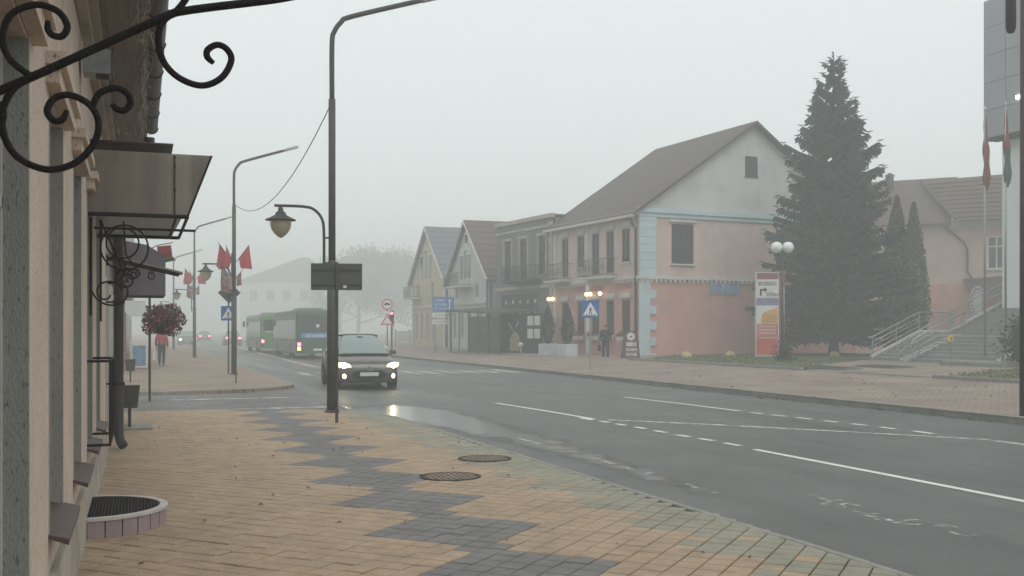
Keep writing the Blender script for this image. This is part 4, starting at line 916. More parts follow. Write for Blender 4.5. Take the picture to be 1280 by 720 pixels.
pinkL = mat('pink_lower', (.55, .31, .262), .85, .11, 1.1, .15, 40, dirt=.3, stretch=(1, 1, .3)); pinkU = mat('pink_upper', (.56, .43, .38), .85, .11, 1.1, .15, 40, dirt=.28, stretch=(1, 1, .3)); gabw = mat('gable_plaster', (.54, .535, .51), .9, .1, .9, .15, 40, dirt=.25, stretch=(1, 1, .3))
roof_br = mat('roof_brown_metal', (.07, .045, .04), .6, .15, 1.5); rail_m = mat('balcony_iron', (.09, .085, .08), .6)
A = P(798, 55.0); B = P(692, 63.6)
d = (A - B); Lf = d.xy.length; ang = math.atan2(d.y, d.x)
ph = thing('pink_house', 'large two-storey pink house with brown gable roof and pale blue corner strips', 'building', (B.x, B.y, .26), ang)
HW = 15.2; Z1, Z2, ZA = 4.15, 7.75, 12.9
fp_ = lambda u, v, d_: (u, d_, v); gp_ = lambda u, v, d_: (Lf - d_, u, v)
us = [1.45, 3.35, 5.05, 6.65, 8.3]; wu = .85
upper = [(u - wu / 2, u + wu / 2, (4.55 if k in (0, 2, 3) else 5.05), 6.85) for k, u in enumerate(us)]
lower = [(u - wu / 2, u + wu / 2, (.0 if k == 0 else 1.1), 3.0) for k, u in enumerate(us)]
q = MB(); wall_holes(q, 0, Lf, -.3, Z1, lower, fp_); q.mi = 1; wall_holes(q, 0, Lf, Z1, Z2, upper, fp_); q.build('street_wall', [pinkL, pinkU], ph)
for k, h in enumerate(upper): window(ph, h, fp_, M['darkmetal'], M['glass'], sill=M['offwhite'] if k in (1, 4) else None)
for k, h in enumerate(lower): window(ph, h, fp_, M['darkmetal'], M['glass'], name='window' if k else 'door', sill=M['offwhite'] if k else None)
gw = (2.1, 3.55, 4.95, 7.1)
q = MB(); wall_holes(q, 0, HW, -.3, Z1, [], gp_); q.mi = 1; wall_holes(q, 0, HW, Z1, Z2, [gw, (9.2, 10.6, 4.95, 7.1)], gp_); q.build('gable_wall', [pinkL, pinkU], ph)
window(ph, gw, gp_, M['darkmetal'], M['glass'], sill=M['offwhite'], fw=.07); window(ph, (9.2, 10.6, 4.95, 7.1), gp_, M['darkmetal'], M['glass'], sill=M['offwhite'])
q = MB(); q.add([(Lf - .03, 0, Z2), (Lf - .03, HW, Z2), (Lf - .03, HW / 2, ZA)], [(0, 1, 2)]); q.add([(0, 0, Z2), (0, HW, Z2), (0, HW / 2, ZA)], [(0, 2, 1)]); q.add([(0, 0, -.3), (0, HW, -.3), (0, HW, Z2), (0, 0, Z2)], [(0, 3, 2, 1)]); q.add([(0, HW, -.3), (Lf, HW, -.3), (Lf, HW, Z2), (0, HW, Z2)], [(0, 3, 2, 1)]); q.build('gable', gabw, ph)
bbox(ph, 'attic_window', M['glass'], gp_, HW / 2 - .55, HW / 2 + .3, 10.0, 11.1, -.02, .0)
bbox(ph, 'attic_frame', M['darkmetal'], gp_, HW / 2 - .6, HW / 2 + .35, 9.93, 10.0, -.03, .03)
# roof: two thick slopes
ov = .55
for sg in (0, 1):
    y0 = -ov if sg == 0 else HW + ov; z0 = Z2 - ov * (ZA - Z2) / (HW / 2); q = MB()
    q.add([(-.3, y0, z0), (Lf + .35, y0, z0), (Lf + .35, HW / 2, ZA), (-.3, HW / 2, ZA), (-.3, y0, z0 + .14), (Lf + .35, y0, z0 + .14), (Lf + .35, HW / 2, ZA + .16), (-.3, HW / 2, ZA + .16)],
        [(0, 1, 2, 3), (4, 7, 6, 5), (0, 4, 5, 1), (1, 5, 6, 2), (0, 3, 7, 4)]); q.build('roof', roof_br, ph)
bbox(ph, 'cornice', M['blue_white'], gp_, -.1, HW, Z2 - .12, Z2 + .12, -.02, .16); bbox(ph, 'cornice', M['blue_white'], gp_, -.05, HW, Z2 - .34, Z2 - .122, -.02, .08)
bbox(ph, 'cornice', M['offwhite'], fp_, 0, Lf + .1, Z2 - .3, Z2 - .05, 0.002, .3)
bbox(ph, 'eaves_gutter', M['offwhite'], fp_, -.3, Lf + .35, Z2 - .42, Z2 - .28, .45, .6)
for (pt, L0, L1) in ((fp_, 0, Lf), (gp_, 0, HW)):
    bbox(ph, 'belt_course', M['offwhite'], pt, L0, L1 + .12 if pt is fp_ else L1, Z1 - .06, Z1 + .1, 0.002, .13)
    q = MB(); k = L0 + .1
    while k < L1 - .1:
        c8 = [pt(u, v, dd) for dd in (-.11, -.002) for (u, v) in ((k, Z1 - .2), (k + .14, Z1 - .2), (k + .14, Z1 - .062), (k, Z1 - .062))]; q.add(c8, [(0, 1, 2, 3), (7, 6, 5, 4), (0, 4, 5, 1), (1, 5, 6, 2), (2, 6, 7, 3), (3, 7, 4, 0)]); k += .3
    q.build('dentils', M['offwhite'], ph, kind='stuff')
# pale blue corner strip with block joints
for k in range(8):
    z0 = Z1 + .1 + k * .42; bbox(ph, 'quoin', M['blue_white'], gp_, .03, 1.1, z0, z0 + .405, 0.002, .06)
bbox(ph, 'corner_strip', M['blue_white'], gp_, .03, .72, -.3, Z1 - .065, 0.002, .05)
for k in range(5):
    z0 = .1 + k * .84; bbox(ph, 'quoin', M['blue_white'], gp_, .722, 1.1, z0 - .4, z0 + .05, 0.002, .06)
for k in range(17):
    z0 = -.2 + k * .46
    if z0 + .44 < Z2 - .3: bbox(ph, 'quoin', M['offwhite'], fp_, .02, .45 if k % 2 else .32, z0, z0 + .43, 0.002, .05)
bbox(ph, 'pilaster', M['white'], fp_, 4.05, 4.42, -.3, Z1 - .07, 0.002, .06); bbox(ph, 'pilaster', M['offwhite'], fp_, 4.0, 4.3, Z1 + .11, Z2 - .31, 0.002, .05)
for (a, b, c, d_) in upper + lower:
    bbox(ph, 'window_hood', M['offwhite'], fp_, a - .1, b + .1, d_ + .12, d_ + .22, 0.002, .12); bbox(ph, 'window_hood', M['offwhite'], fp_, a - .04, b + .04, d_ + .23, d_ + .42, 0.002, .05)
bbox(ph, 'window_hood', M['offwhite'], gp_, 1.95, 3.7, 7.2, 7.32, 0.002, .1)
balcony(ph, fp_, 4.35, 7.35, Z1 + .2, .8, rail_m, n=18, slab=M['offwhite']); balcony(ph, fp_, .2, 2.4, Z1 + .2, .8, rail_m, n=12, slab=M['offwhite'])
q = MB(); q.tube([(Lf - .12, -.45, Z2 - .4), (Lf - .12, -.3, Z2 - .75), (Lf - .12, -.1, Z2 - .95), (Lf - .12, -.1, -.2)], .065, 8); q.build('drainpipe', M['darkmetal'], ph, True)
q = MB(); rg = random.Random(12); 
for (u0, u1) in ((2.6, 4.0), (4.5, 6.0), (7.3, 8.9)): squiggle(q, u0, u1, 3.62, 3.88, -.02, 7, rg, .045)
q.build('lettering', mat('red_letters', (.36, .10, .08), .6), ph)
q = MB(MB().M); rg = random.Random(13); pts_ = []
lq = MB(Matrix.Translation((Lf, 0, 0)) @ Matrix.Rotation(R(90), 4, 'Z')); squiggle(lq, 4.55, 6.7, 3.36, 3.95, -.06, 6, rg, .13); squiggle(lq, 4.65, 6.6, 3.5, 3.8, -.075, 9, rg, .06); lq.build('sign_letters', mat('blue_letters', (.2, .36, .55), .5, .4, 4), ph)
bx_m = mat('flower_box_mix', (.10, .075, .06), .9, .6, 14)
for k, u in enumerate(us[1:]):
    b_ = bbox(ph, 'flower_box', M['offwhite'], fp_, u - .5, u + .5, .82, 1.02, .1, .32); q = MB(); rr2 = random.Random(k)
    blob_leaves(q, rr2, 160, lambda r, u=u: Vector((u + r.uniform(-.5, .5), -.22 + r.gauss(0, .1), 1.05 + abs(r.gauss(0, .13)))), .05, [2, 2, 1]); q.build('flowers', fm, b_)
def M4(o): return Matrix.Translation(o.location) @ Matrix.Rotation(o.rotation_euler.z, 4, 'Z')
PM = M4(ph)
for k, u in enumerate((-.15, .35, 4.5, 4.9, 6.0, )):
    pos = PM @ Vector((u, -.14, 3.45 if k > 1 else 3.3)); t = thing('wall_lamp', ['lit globe wall lamp on the grey brick wall near the planters', 'lit globe wall lamp over the pink house door', 'lit globe wall lamp hung between the balcony and the white pilaster strip', 'lit globe wall lamp next to the blue crossing sign over the flower boxes', 'lit globe wall lamp under the iron balcony'][k], 'lamp', pos, ang)
    q = MB(); q.tube([(0, .13, .1), (0, 0, .16), (0, -.1, .08)], .018, 5); q.build('bracket', M['iron'], t); q = MB(); q.lathe([(.001, -.13), (.09, -.09), (.13, 0), (.09, .09), (.001, .13)], 10, (0, -.12, -.03)); q.build('globe', lit_warm, t, True)

# ---- grey brick house with dark cafe front
H3w = 8.6
BR = brickpave('grey_brick', (.20, .175, .155), (.155, .14, .125), (.11, .105, .1), 3.0)
t0, b0 = nodes_of(BR); mpn = [n for n in t0.nodes if n.type == 'MAPPING'][0]; sx_ = t0.nodes.new('ShaderNodeSeparateXYZ'); cx_ = t0.nodes.new('ShaderNodeCombineXYZ'); gg_ = t0.nodes.new('ShaderNodeNewGeometry')
t0.links.new(gg_.outputs[0], sx_.inputs[0]); t0.links.new(sx_.outputs[1], cx_.inputs[0]); t0.links.new(sx_.outputs[2], cx_.inputs[1]); t0.links.new(cx_.outputs[0], mpn.inputs[0])
bd = P(621, 70.5); bh = thing('brick_house', 'weathered grey brick house with dark cafe front and iron balcony', 'building', (bd.x, bd.y, .26), math.atan2(B.y - bd.y, B.x - bd.x))
Lb = (B - bd).xy.length - .05
hol = [(1.2, 2.2, 4.7, 7.2), (3.4, 4.4, 4.7, 7.2), (5.9, 6.8, 4.9, 7.2)]; lowh = [(.6, Lb - 1.9, 0, 3.7)]
q = MB(); wall_holes(q, 0, Lb, -.3, 8.3, [h for h in hol if h[1] < Lb] + lowh, fp_, .18); q.build('wall', BR, bh)
q = MB(); q.box(0, Lb, .2, 9, -.3, 8.3); q.build('block', BR, bh)
for h in hol:
    if h[1] < Lb: window(bh, h, fp_, M['darkmetal'], M['glass'])
bbox(bh, 'parapet', M['plinth'], fp_, -.1, Lb, 8.3, 8.55, -.2, .15)
q = MB(); q.box(-.1, Lb + .02, .16, 9, 8.31, 8.5); q.build('roof', roof_br, bh)
bbox(bh, 'cafe_front', trim, fp_, .6, Lb - 1.9, 0, 3.7, -.17, -.1)
for k in range(5):
    for j in range(3):
        u = .95 + k * 1.02
        if u + .5 < Lb - 1.9:
            q = MB(); q.M = Matrix.Translation((u + .25, .085, 1.85 + j * .68)) @ Matrix.Diagonal((1, 1, (.7, 1.5, .8)[j], 1)) @ Matrix.Rotation(R(90), 4, 'X'); q.lathe([(.001, .02), (.1, .015), (.17 - .03 * (j == 1), 0), (.17 - .03 * (j == 1), -.012)], 12); q.build('ornament', M['plinth'] if (k + j) % 3 else M['offwhite'], bh)
for (a, b, c, d_) in hol:
    if b < Lb:
        bbox(bh, 'window_hood', M['plinth'], fp_, a - .15, b + .15, d_ + .08, d_ + .22, 0.002, .12)
        for u in (a - .14, b + .02): bbox(bh, 'window_jamb', M['plinth'], fp_, u, u + .12, c, d_ + .07, 0.002, .06)
bbox(bh, 'belt_course', M['plinth'], fp_, 0, Lb - .52, 4.0, 4.2, 0.002, .12); bbox(bh, 'frieze', M['plinth'], fp_, 0, Lb - .52, 7.75, 7.9, 0.002, .08)
balcony(bh, fp_, 2.6, 6.2, 4.5, 1.0, M['iron'], n=20, slab=M['darkmetal'])
for k in range(18):
    z0 = -.2 + k * .46; bbox(bh, 'quoin', M['plinth'], fp_, Lb - .5 if k % 2 else Lb - .36, Lb - .02, z0, z0 + .43, 0.002, .06)
# roofed terrace in front
tr_o = P(563, 70.0); tr_e = P(624, 62.0)
tr = thing('roofed_terrace', 'dark roofed cafe terrace with mesh sides in front of the brick house', 'pavilion', (tr_o.x, tr_o.y, terr(tr_o.x)), math.atan2(tr_e.y - tr_o.y, tr_e.x - tr_o.x)); Lt = (tr_e - tr_o).xy.length
q = MB(); q.add([(-.3, -.3, 2.75), (Lt + .2, -.3, 2.45), (Lt + .2, 2.4, 2.6), (-.3, 2.4, 2.95), (-.3, -.3, 2.87), (Lt + .2, -.3, 2.55), (Lt + .2, 2.4, 2.7), (-.3, 2.4, 3.07)], [(3, 2, 1, 0), (4, 5, 6, 7), (0, 1, 5, 4), (1, 2, 6, 5), (2, 3, 7, 6), (3, 0, 4, 7)]); q.build('roof', M['darkmetal'], tr)
for k in range(6):
    for y in (0, 2.2): q = MB(); q.tube([(Lt * k / 5, y, 0), (Lt * k / 5, y, 2.72 - .25 * k / 5)], .04, 6); q.build('post', M['pole'], tr)
scr = mat('screen_cloth', (.07, .068, .062), .9, .3, 2)
for k in range(2, 5): q = MB(); q.box(Lt * k / 5 + .05, Lt * (k + 1) / 5 - .05, .02, .05, .1, 2.35); q.build('screen', scr, tr)
for k in range(0, 2):
    for z in (.35, 1.0): q = MB(); q.tube([(Lt * k / 5, 0, z), (Lt * (k + 1) / 5, 0, z)], .025, 5); q.build('rail', M['galv'], tr)
q = MB(); q.box(0, Lt, .0, 2.2, .0, .1); q.build('deck', M['wood'], tr)
# black notice wall with windmill emblem and menu frames
nw_o = P(625, 63.0); nw_e = P(677, 59.4)
nw = thing('menu_wall', 'black wooden wall panel with a straw windmill and white menu frames', 'panel', (nw_o.x, nw_o.y, terr(nw_o.x)), math.atan2(nw_e.y - nw_o.y, nw_e.x - nw_o.x)); Ln = (nw_e - nw_o).xy.length
for k in range(9):
    q = MB(); q.box(0, Ln, 0, .06, .12 + k * .26, .37 + k * .26); q.build('plank', trim, nw)
q = MB(); q.box(-.05, Ln + .05, -.03, .09, .04, .1); q.box(-.05, 0.0, -.02, .08, .1, 2.5); q.build('frame', M['offwhite'], nw)
straw = mat('straw', (.25, .2, .13), .9, .25, 12)
q = MB(); q.prismy([(Ln * .28, .25), (Ln * .52, .25), (Ln * .48, 1.15), (Ln * .40, 1.35), (Ln * .32, 1.15)], -.12, -.01); q.build('windmill_body', straw, nw)
for k in range(4):
    a = R(45 + 90 * k); c = Vector((Ln * .40, -.15, 1.4)); e = c + Vector((math.cos(a), 0, math.sin(a))) * .75; q = MB(); q.tube([c, e], .02, 4); n_ = Vector((-math.sin(a), 0, math.cos(a))) * .12; q.quad(c + (e - c) * .35, e, e + n_, c + (e - c) * .35 + n_); q.build('sail', straw, nw)
for k in range(2):
    for j in range(2):
        u = Ln * .68 + j * Ln * .16; q = MB(); q.box(u, u + Ln * .13, -.03, -.005, 1.0 + k * .75, 1.55 + k * .75); q.build('menu_frame', M['offwhite'], nw)
q = MB(); q.tube([(Ln * .6, -.25, .0), (Ln * .6, -.25, .5)], .03, 5); q.M = Matrix.Translation((Ln * .6, -.25, .62)); q.lathe([(.001, -.16), (.13, -.1), (.16, 0), (.13, .1), (.001, .16)], 10); o_ = q.build('globe_ornament', M['offwhite'], nw, True)

# ---- gabled houses farther along
def gable_house(pxa, Da, pxb, Db, label, wm, rm, ev, ap, dep, wins, extra=None):
    a, b = P(pxa, Da), P(pxb, Db); dd = b - a; L = dd.xy.length
    t = thing('gabled_house', label, 'building', (a.x, a.y, .27), math.atan2(dd.y, dd.x), group=None)
    q = MB(); wall_holes(q, 0, L, -.3, ev, [w_ for w_ in wins if w_[3] <= ev], fp_)
    q.box(0.0, L, .25, dep, -.3, ev); q.build('wall', wm, t)
    q = MB(); q.add([(0, 0.0, ev), (L, 0.0, ev), (L / 2, 0.0, ap)], [(0, 1, 2)]); q.build('gable', wm, t)
    for w_ in wins:
        if w_[3] <= ev: window(t, w_, fp_, M['offwhite'], M['glass'])
        else: bbox(t, 'gable_window', M['glass'], fp_, *w_, 0.002, .03); bbox(t, 'gable_frame', M['white'], fp_, w_[0] - .1, w_[1] + .1, w_[3] + .02, w_[3] + .16, 0.002, .08)
    for sg in (0, 1):
        x0 = -.45 if sg == 0 else L + .45; z0 = ev - .45 * (ap - ev) / (L / 2); q = MB()
        q.add([(x0, -.35, z0), (L / 2, -.35, ap), (L / 2, dep, ap), (x0, dep, z0), (x0, -.35, z0 + .15), (L / 2, -.35, ap + .17), (L / 2, dep, ap + .17), (x0, dep, z0 + .15)], [(0, 1, 2, 3), (7, 6, 5, 4), (0, 4, 5, 1), (0, 3, 7, 4), (3, 2, 6, 7)])
        ro = q.build('roof', rm, t)
        for k in range(9):                                  # tile courses
            f_ = (k + .5) / 9.5; xx = x0 + (L / 2 - x0) * f_; zz = z0 + .155 + (ap + .02 - z0) * f_
            q = MB(); q.tube([(xx, -.36, zz), (xx, dep, zz)], .035, 4); q.build('tile_course', rm, ro)
    q = MB(); q.tube([(-.4, -.37, ev - .25), (L / 2, -.37, ap + .02)], .07, 5); q.tube([(L / 2, -.37, ap + .02), (L + .4, -.37, ev - .25)], .07, 5); q.build('bargeboard', M['offwhite'], t)
    bbox(t, 'corner_strip', M['blue_white'], fp_, L - .55, L, -.3, ev - .3, 0.002, .08); bbox(t, 'corner_strip', M['offwhite'], fp_, 0, .45, -.3, ev - .3, 0.002, .08)
    bbox(t, 'belt_course', M['offwhite'], fp_, .46, L - .56, 3.25, 3.45, 0.002, .15)
    return t, L
cream = mat('cream_render', (.50, .42, .30), .85, .08, .7, dirt=.1); whiter = mat('white_render', (.52, .51, .47), .85, .08, .7, dirt=.15)
tile_br = mat('brown_tiles', (.095, .06, .053), .75, .15, 2); tile_bl = mat('blue_grey_tiles', (.115, .135, .155), .7, .12, 2)
w2 = [(1.2, 1.9, .8, 2.7), (3.0, 3.7, .8, 2.7), (4.8, 5.5, .8, 2.7), (6.6, 7.3, .8, 2.7), (1.5, 2.3, 3.7, 4.7), (6.4, 7.2, 3.7, 4.7), (3.0, 3.55, 5.2, 6.9), (3.9, 4.45, 5.2, 7.3), (4.8, 5.35, 5.2, 6.9), (4.2, 4.7, 7.8, 8.4)]
t2, L2 = gable_house(561, 81.0, 612, 72.0, 'white gabled house with brown tiled roof and arched gable windows', whiter, tile_br, 5.1, 9.3, 11, w2)
for (a, b, c, d_) in w2[6:9]:
    q = MB(); q.M = Matrix.Translation(((a + b) / 2, -.035, d_)); q.tube([((b - a) * .8 * math.cos(math.pi * k / 8), 0, (b - a) * .8 * math.sin(math.pi * k / 8)) for k in range(9)], .07, 5); q.build('window_arch', M['white'], t2)
balcony(t2, fp_, 2.4, 5.9, 4.6, 1.1, rail_m, n=16, slab=M['offwhite'])
q = MB(); q.tube([(L2 - .1, -.15, 4.9), (L2 - .1, -.15, 0)], .06, 6); q.build('drainpipe', mat('blue_pipe', (.05, .08, .14), .6), t2)
w1 = [(1.0, 1.7, .6, 2.8), (2.7, 3.4, .6, 2.8), (4.5, 5.2, .6, 2.8), (6.3, 7.0, .6, 2.8), (1.4, 2.1, 3.9, 5.4), (6.0, 6.7, 3.9, 5.4), (2.7, 3.3, 5.8, 7.7), (4.1, 4.7, 5.8, 8.2), (5.4, 6.0, 5.8, 7.7)]
t1, L1 = gable_house(516, 93.0, 557, 83.5, 'cream gabled house with blue-grey roof beside the white gabled house', cream, tile_bl, 5.7, 10.0, 12, w1)
balcony(t1, fp_, .6, 3.0, 4.2, 1.0, rail_m, n=10, slab=M['offwhite'])
# white fence and van beyond
p = P(494, 96); t = thing('board_fence', 'pale horizontal-board fence beside the cream gabled house', 'fence', p, -TH)
for k in range(4): q = MB(); q.box(0, 2.6, 0, .05, .1 + k * .32, .38 + k * .32); q.build('board', M['offwhite'], t)
for x in (0, 1.3, 2.6): q = MB(); q.box(x - .05, x + .05, .05, .14, 0, 1.5); q.build('post', M['darkmetal'], t)
# fog-dimmed house closing the street
fa = P(300, 290, 0)
t = thing('distant_house', 'very faint large house with pitched roof fading in the fog behind the buses', 'building', (fa.x, fa.y, 0), -TH + R(4)); Wd = 25.5
fw_ = [(2.6 + 4.6 * k, 4.8 + 4.6 * k, z, z + 3.0) for k in range(5) for z in (2.5, 9.8)]
q = MB(); wall_holes(q, 0, Wd, 0, 15.4, fw_, fp_); q.box(0, Wd, .3, 14, 0, 15.4); q.build('wall', M['offwhite'], t)
for h in fw_: window(t, h, fp_, M['white'], M['glass'])
q = MB(); q.add([(-.6, -.6, 15.4), (Wd + .6, -.6, 15.4), (Wd + .6, 14.6, 15.4), (-.6, 14.6, 15.4), (Wd * .62, 7, 22.5), (Wd * .72, 7, 22.5)], [(0, 1, 5, 4), (1, 2, 5), (2, 3, 4, 5), (3, 0, 4), (3, 2, 1, 0)]); q.build('roof', roof_br, t)

# ---- pink rear house behind the spruce
ra = P(1060, 72); rb = P(1330, 66)
rh = thing('rear_pink_house', 'low pink house with ribbed brown roof behind the thujas and stairs', 'building', (ra.x, ra.y, .3), math.atan2((rb - ra).y, (rb - ra).x)); Lr = (rb - ra).xy.length; EV = 8.6
wr = [(8.75, 9.9, 5.3, 7.5)]
q = MB(); wall_holes(q, 0, Lr, -.3, EV, wr, fp_); q.build('wall', pinkU, rh)
window(rh, wr[0], fp_, M['white'], M['glass'], fw=.11, transom=6.8, sill=M['offwhite'])
bbox(rh, 'cornice', M['offwhite'], fp_, 6.6, Lr, EV - .5, EV - .1, 0.002, .2); bbox(rh, 'belt', pinkL, fp_, 0, Lr, .0, 4.4, 0.002, .04)
q = MB(); q.add([(-.5, -.6, EV - .2), (6.6, -.6, EV - .2), (6.6, 6, EV + 3.7), (-.5, 6, EV + 3.7)], [(0, 1, 2, 3)]); q.build('roof', tile_br, rh)
q = MB(); q.add([(4.2, 5.0, EV + 3.4), (6.9, -1.0, EV - .1), (Lr + .5, -1.0, EV - .1), (Lr - 3.6, 5, EV + 3.55)], [(0, 1, 2, 3)]); q.add([(Lr + .5, -1, EV - .1), (Lr + .5, 8, EV - .1), (Lr - 3.6, 5, EV + 3.55)], [(0, 1, 2)])
rf2 = q.build('hip_roof', tile_br, rh)
for k in range(9):
    f_ = (k + .6) / 9.6; q = MB(); q.tube([(6.9 - 2.7 * f_, -1 + 6 * f_, EV - .07 + 3.5 * f_), (Lr + .5 - 4.1 * f_, -1 + 6 * f_, EV - .07 + 3.65 * f_)], .045, 4); q.build('tile_course', tile_br, rf2)
q = MB(); q.tube([(6.9, -1.02, EV + .0), (4.2, 5.0, EV + 3.45)], .1, 5); q.build('valley', roof_br, rf2)
q = MB(); q.tube([(6.2, -.12, EV - .4), (7.4, -.12, EV - 1.5), (7.6, -.12, EV - 2), (7.6, -.12, EV - 3.4), (7.9, -.12, EV - 3.9)], .07, 6); q.build('drainpipe', roof_br, rh)
q = MB(); q.add([(7.3, -.05, 4.7), (10.4, -.05, 4.9), (10.4, -1.4, 3.2), (8.0, -1.4, 3.3)], [(0, 1, 2, 3)]); q.build('porch_roof', roof_br, rh)
q = MB(); q.tube([(4.6 + .8 * math.cos(math.pi * k / 8), -.1, 2.3 + .5 * math.sin(math.pi * k / 8)) for k in range(9)], .12, 5); q.build('door_arch', M['darkmetal'], rh)
t = thing('roof_vent', 'little square vent turret on the ribbed brown roof ridge', 'vent', P(1112, 75, ZP(220, 75)))
q = MB(); q.box(-.2, .2, -.2, .2, -1.3, .0); q.build('stack', M['darkmetal'], t); q = MB(); q.add([(-.3, -.3, .0), (.3, -.3, .0), (.3, .3, .0), (-.3, .3, .0), (0, 0, .25)], [(0, 1, 4), (1, 2, 4), (2, 3, 4), (3, 0, 4), (3, 2, 1, 0)]); q.build('cap', M['darkmetal'], t)

# ---- tall office building at the right edge
ofm = mat('office_white', (.72, .75, .76), .6, .05, .5); ofg = mat('office_grey_panel', (.28, .29, .31), .5, .07, 1.0); joint = mat('panel_joint', (.06, .06, .065), .8)
ob = thing('office_building', 'tall white office block with an overhanging grey panelled upper box', 'building', (37, 37.1, .3))
q = MB(); q.box(0, 14, -20, 0, -.3, 10.4); q.build('wall', ofm, ob)
q = MB(); q.box(-.75, 14.5, -20.3, .3, 10.02, 16.3); q.build('box_core', joint, ob)
for j in range(5):
    for k in range(8):
        q = MB(); q.box(-.79, -.752, .29 - (k + 1) * 1.28 + .03, .29 - k * 1.28, 10.05 + j * 1.25, 10.05 + j * 1.25 + 1.225); q.build('panel', ofg, ob)
    for k in range(3): q = MB(); q.box(-.74 + k * 1.28, -.74 + k * 1.28 + 1.25, .302, .335, 10.05 + j * 1.25, 10.05 + j * 1.25 + 1.225); q.build('panel', ofg, ob)
q = MB(); q.box(-.78, 0, -20, .28, 9.94, 10.018); q.build('soffit', M['darkmetal'], ob)
for y in (-1.75, -4.5): 
    q = MB(); q.box(-.9, -.8, y - .1, y + .1, 11.45, 11.6); q.build('spotlight', mat('lit_spot', (1, 1, 1), .4, 0, 1, emit=5, ecol=(.9, .95, 1)), ob)
for y in (-5, -9): q = MB(); q.box(-.02, .05, y - 2, y, 5, 8); q.build('window', M['glass'], ob)
# entrance stairs with rails
steel = mat('stainless_steel', (.33, .35, .345), .3, .1, 4, 0, 10, .5, .8); granite = mat('granite_step', (.29, .29, .275), .7, .18, 6, .2, 50, dirt=.25); lightst = mat('pale_stone', (.36, .36, .345), .7, .1, 4, dirt=.2)
SX, SY0, SY1 = 30.2, 30.6, 37.4
stt = thing('entrance_stairs', 'grey granite entrance stairs with a landing leading up to the white office', 'stairs', (SX, 0, .3))
def flight(x, z, n):
    for k in range(n):
        q = MB(); q.box(x + k * .36, x + 12 - k * .0, SY0, SY1, z + k * .155 - (.0 if k else .3), z + (k + 1) * .155 - .035) if False else q.box(x + k * .36, x + n * .36 + .3, SY0, SY1, z + k * .155 - .001, z + (k + 1) * .155 - .04)
        q.build('riser', granite, stt)
        q = MB(); q.box(x + k * .36 - .03, x + (k + 1) * .36, SY0, SY1, z + (k + 1) * .155 - .039, z + (k + 1) * .155); q.build('step', lightst if k == n - 1 else granite, stt)
    return x + n * .36, z + n * .155
x1, z1 = flight(0, 0, 7)
q = MB(); q.box(x1 + .001, x1 + 1.6, SY0, SY1, -.3, z1 - .001); q.build('landing', granite, stt)
x2, z2 = flight(x1 + 1.6, z1, 11)
q = MB(); q.box(x2 + .001, 9.0, SY0, SY1, -.3, z2 - .001); q.build('platform', granite, stt)
for y in (SY0 - .28, SY1 + .02):
    q = MB(); q.prismy([(-.1, -.3), (x1, -.3), (x2 + 1, -.3), (x2 + 1, z2 + .12), (x2, z2 + .12), (x1 + 1.6, z1 + .12), (x1, z1 + .12), (-.1, .1)], y, y + .26); q.build('side_wall', granite, stt)
    q = MB(); q.tube([(-.1, y + .13, .14), (x1, y + .13, z1 + .16), (x1 + 1.6, y + .13, z1 + .16), (x2, y + .13, z2 + .16)], .1, 4); q.build('coping', lightst, stt)
for y in (35.35, 35.05): 
    q = MB(); q.prismy([(-.3, -.02), (x1, z1 - .02), (x1, z1 + .08), (-.3, .1)], y, y + .16); q.build('ramp_channel', lightst, stt)
def rail(y, pts, label, posts):
    t = thing('handrail', label, 'railing', (SX, y, .3)); q = MB(); q.tube([(x, 0, z) for x, z in pts], .03, 8); q.build('top_rail', steel, t, True)
    q = MB(); q.tube([(x, 0, z - .4) for x, z in pts], .018, 6); q.build('lower_rail', steel, t, True)
    for (x, z, h) in posts: q = MB(); q.tube([(x, 0, z), (x, 0, z + h)], .026, 8); q.build('post', steel, t)
    return t
sl = lambda x: max(0, min(z1, x / .36 * .155))
t = rail(SY1 + .15, [(-.2, 1.0), (.0, 1.05), (x1, z1 + 1.05), (x1 + 1.6, z1 + 1.05), (x2, z2 + 1.05), (x2 + 1, z2 + 1.05)], 'steel handrail along the stair side next to the thujas', [(0, .1, .95), (x1 / 2, z1 / 2 + .1, .95), (x1, z1 + .1, .95), (x1 + 1.6, z1 + .1, .95), ((x1 + 1.6 + x2) / 2, (z1 + z2) / 2 + .1, .95), (x2, z2 + .1, .95)])
for dz in (.62, .24):
    q = MB(); q.tube([(0, 0, 1.05 - dz), (x1, 0, z1 + 1.05 - dz), (x1 + 1.6, 0, z1 + 1.05 - dz)], .014, 5); q.build('cross_wire', steel, t)
rail(35.55, [(-.1, .55), (-.2, .8), (.0, 1.0), (x1, z1 + 1.0), (x1 + .15, z1 + .8), (x1, z1 + .55)], 'looped steel handrail on the far side of the stair ramp channels', [(.2, .1, .95), (x1 - .1, z1, 1.0)])
rail(34.9, [(-.1, .55), (-.2, .8), (.0, 1.0), (x1, z1 + 1.0), (x1 + .15, z1 + .8), (x1, z1 + .55)], 'looped steel handrail on the flagpole side of the stair ramp channels', [(.2, .1, .95), (x1 - .1, z1, 1.0)])
rail(31.6, [(x1 + .9, z1 + .0), (x1 + .9, z1 + .75), (x1 + .7, z1 + .95), (x1 + 1.6, z1 + 1.0), (x2, z2 + 1.0)], 'steel handrail of the upper stair flight behind the flagpoles', [(x1 + 1.6, z1, 1.0), (x2, z2, 1.0)])
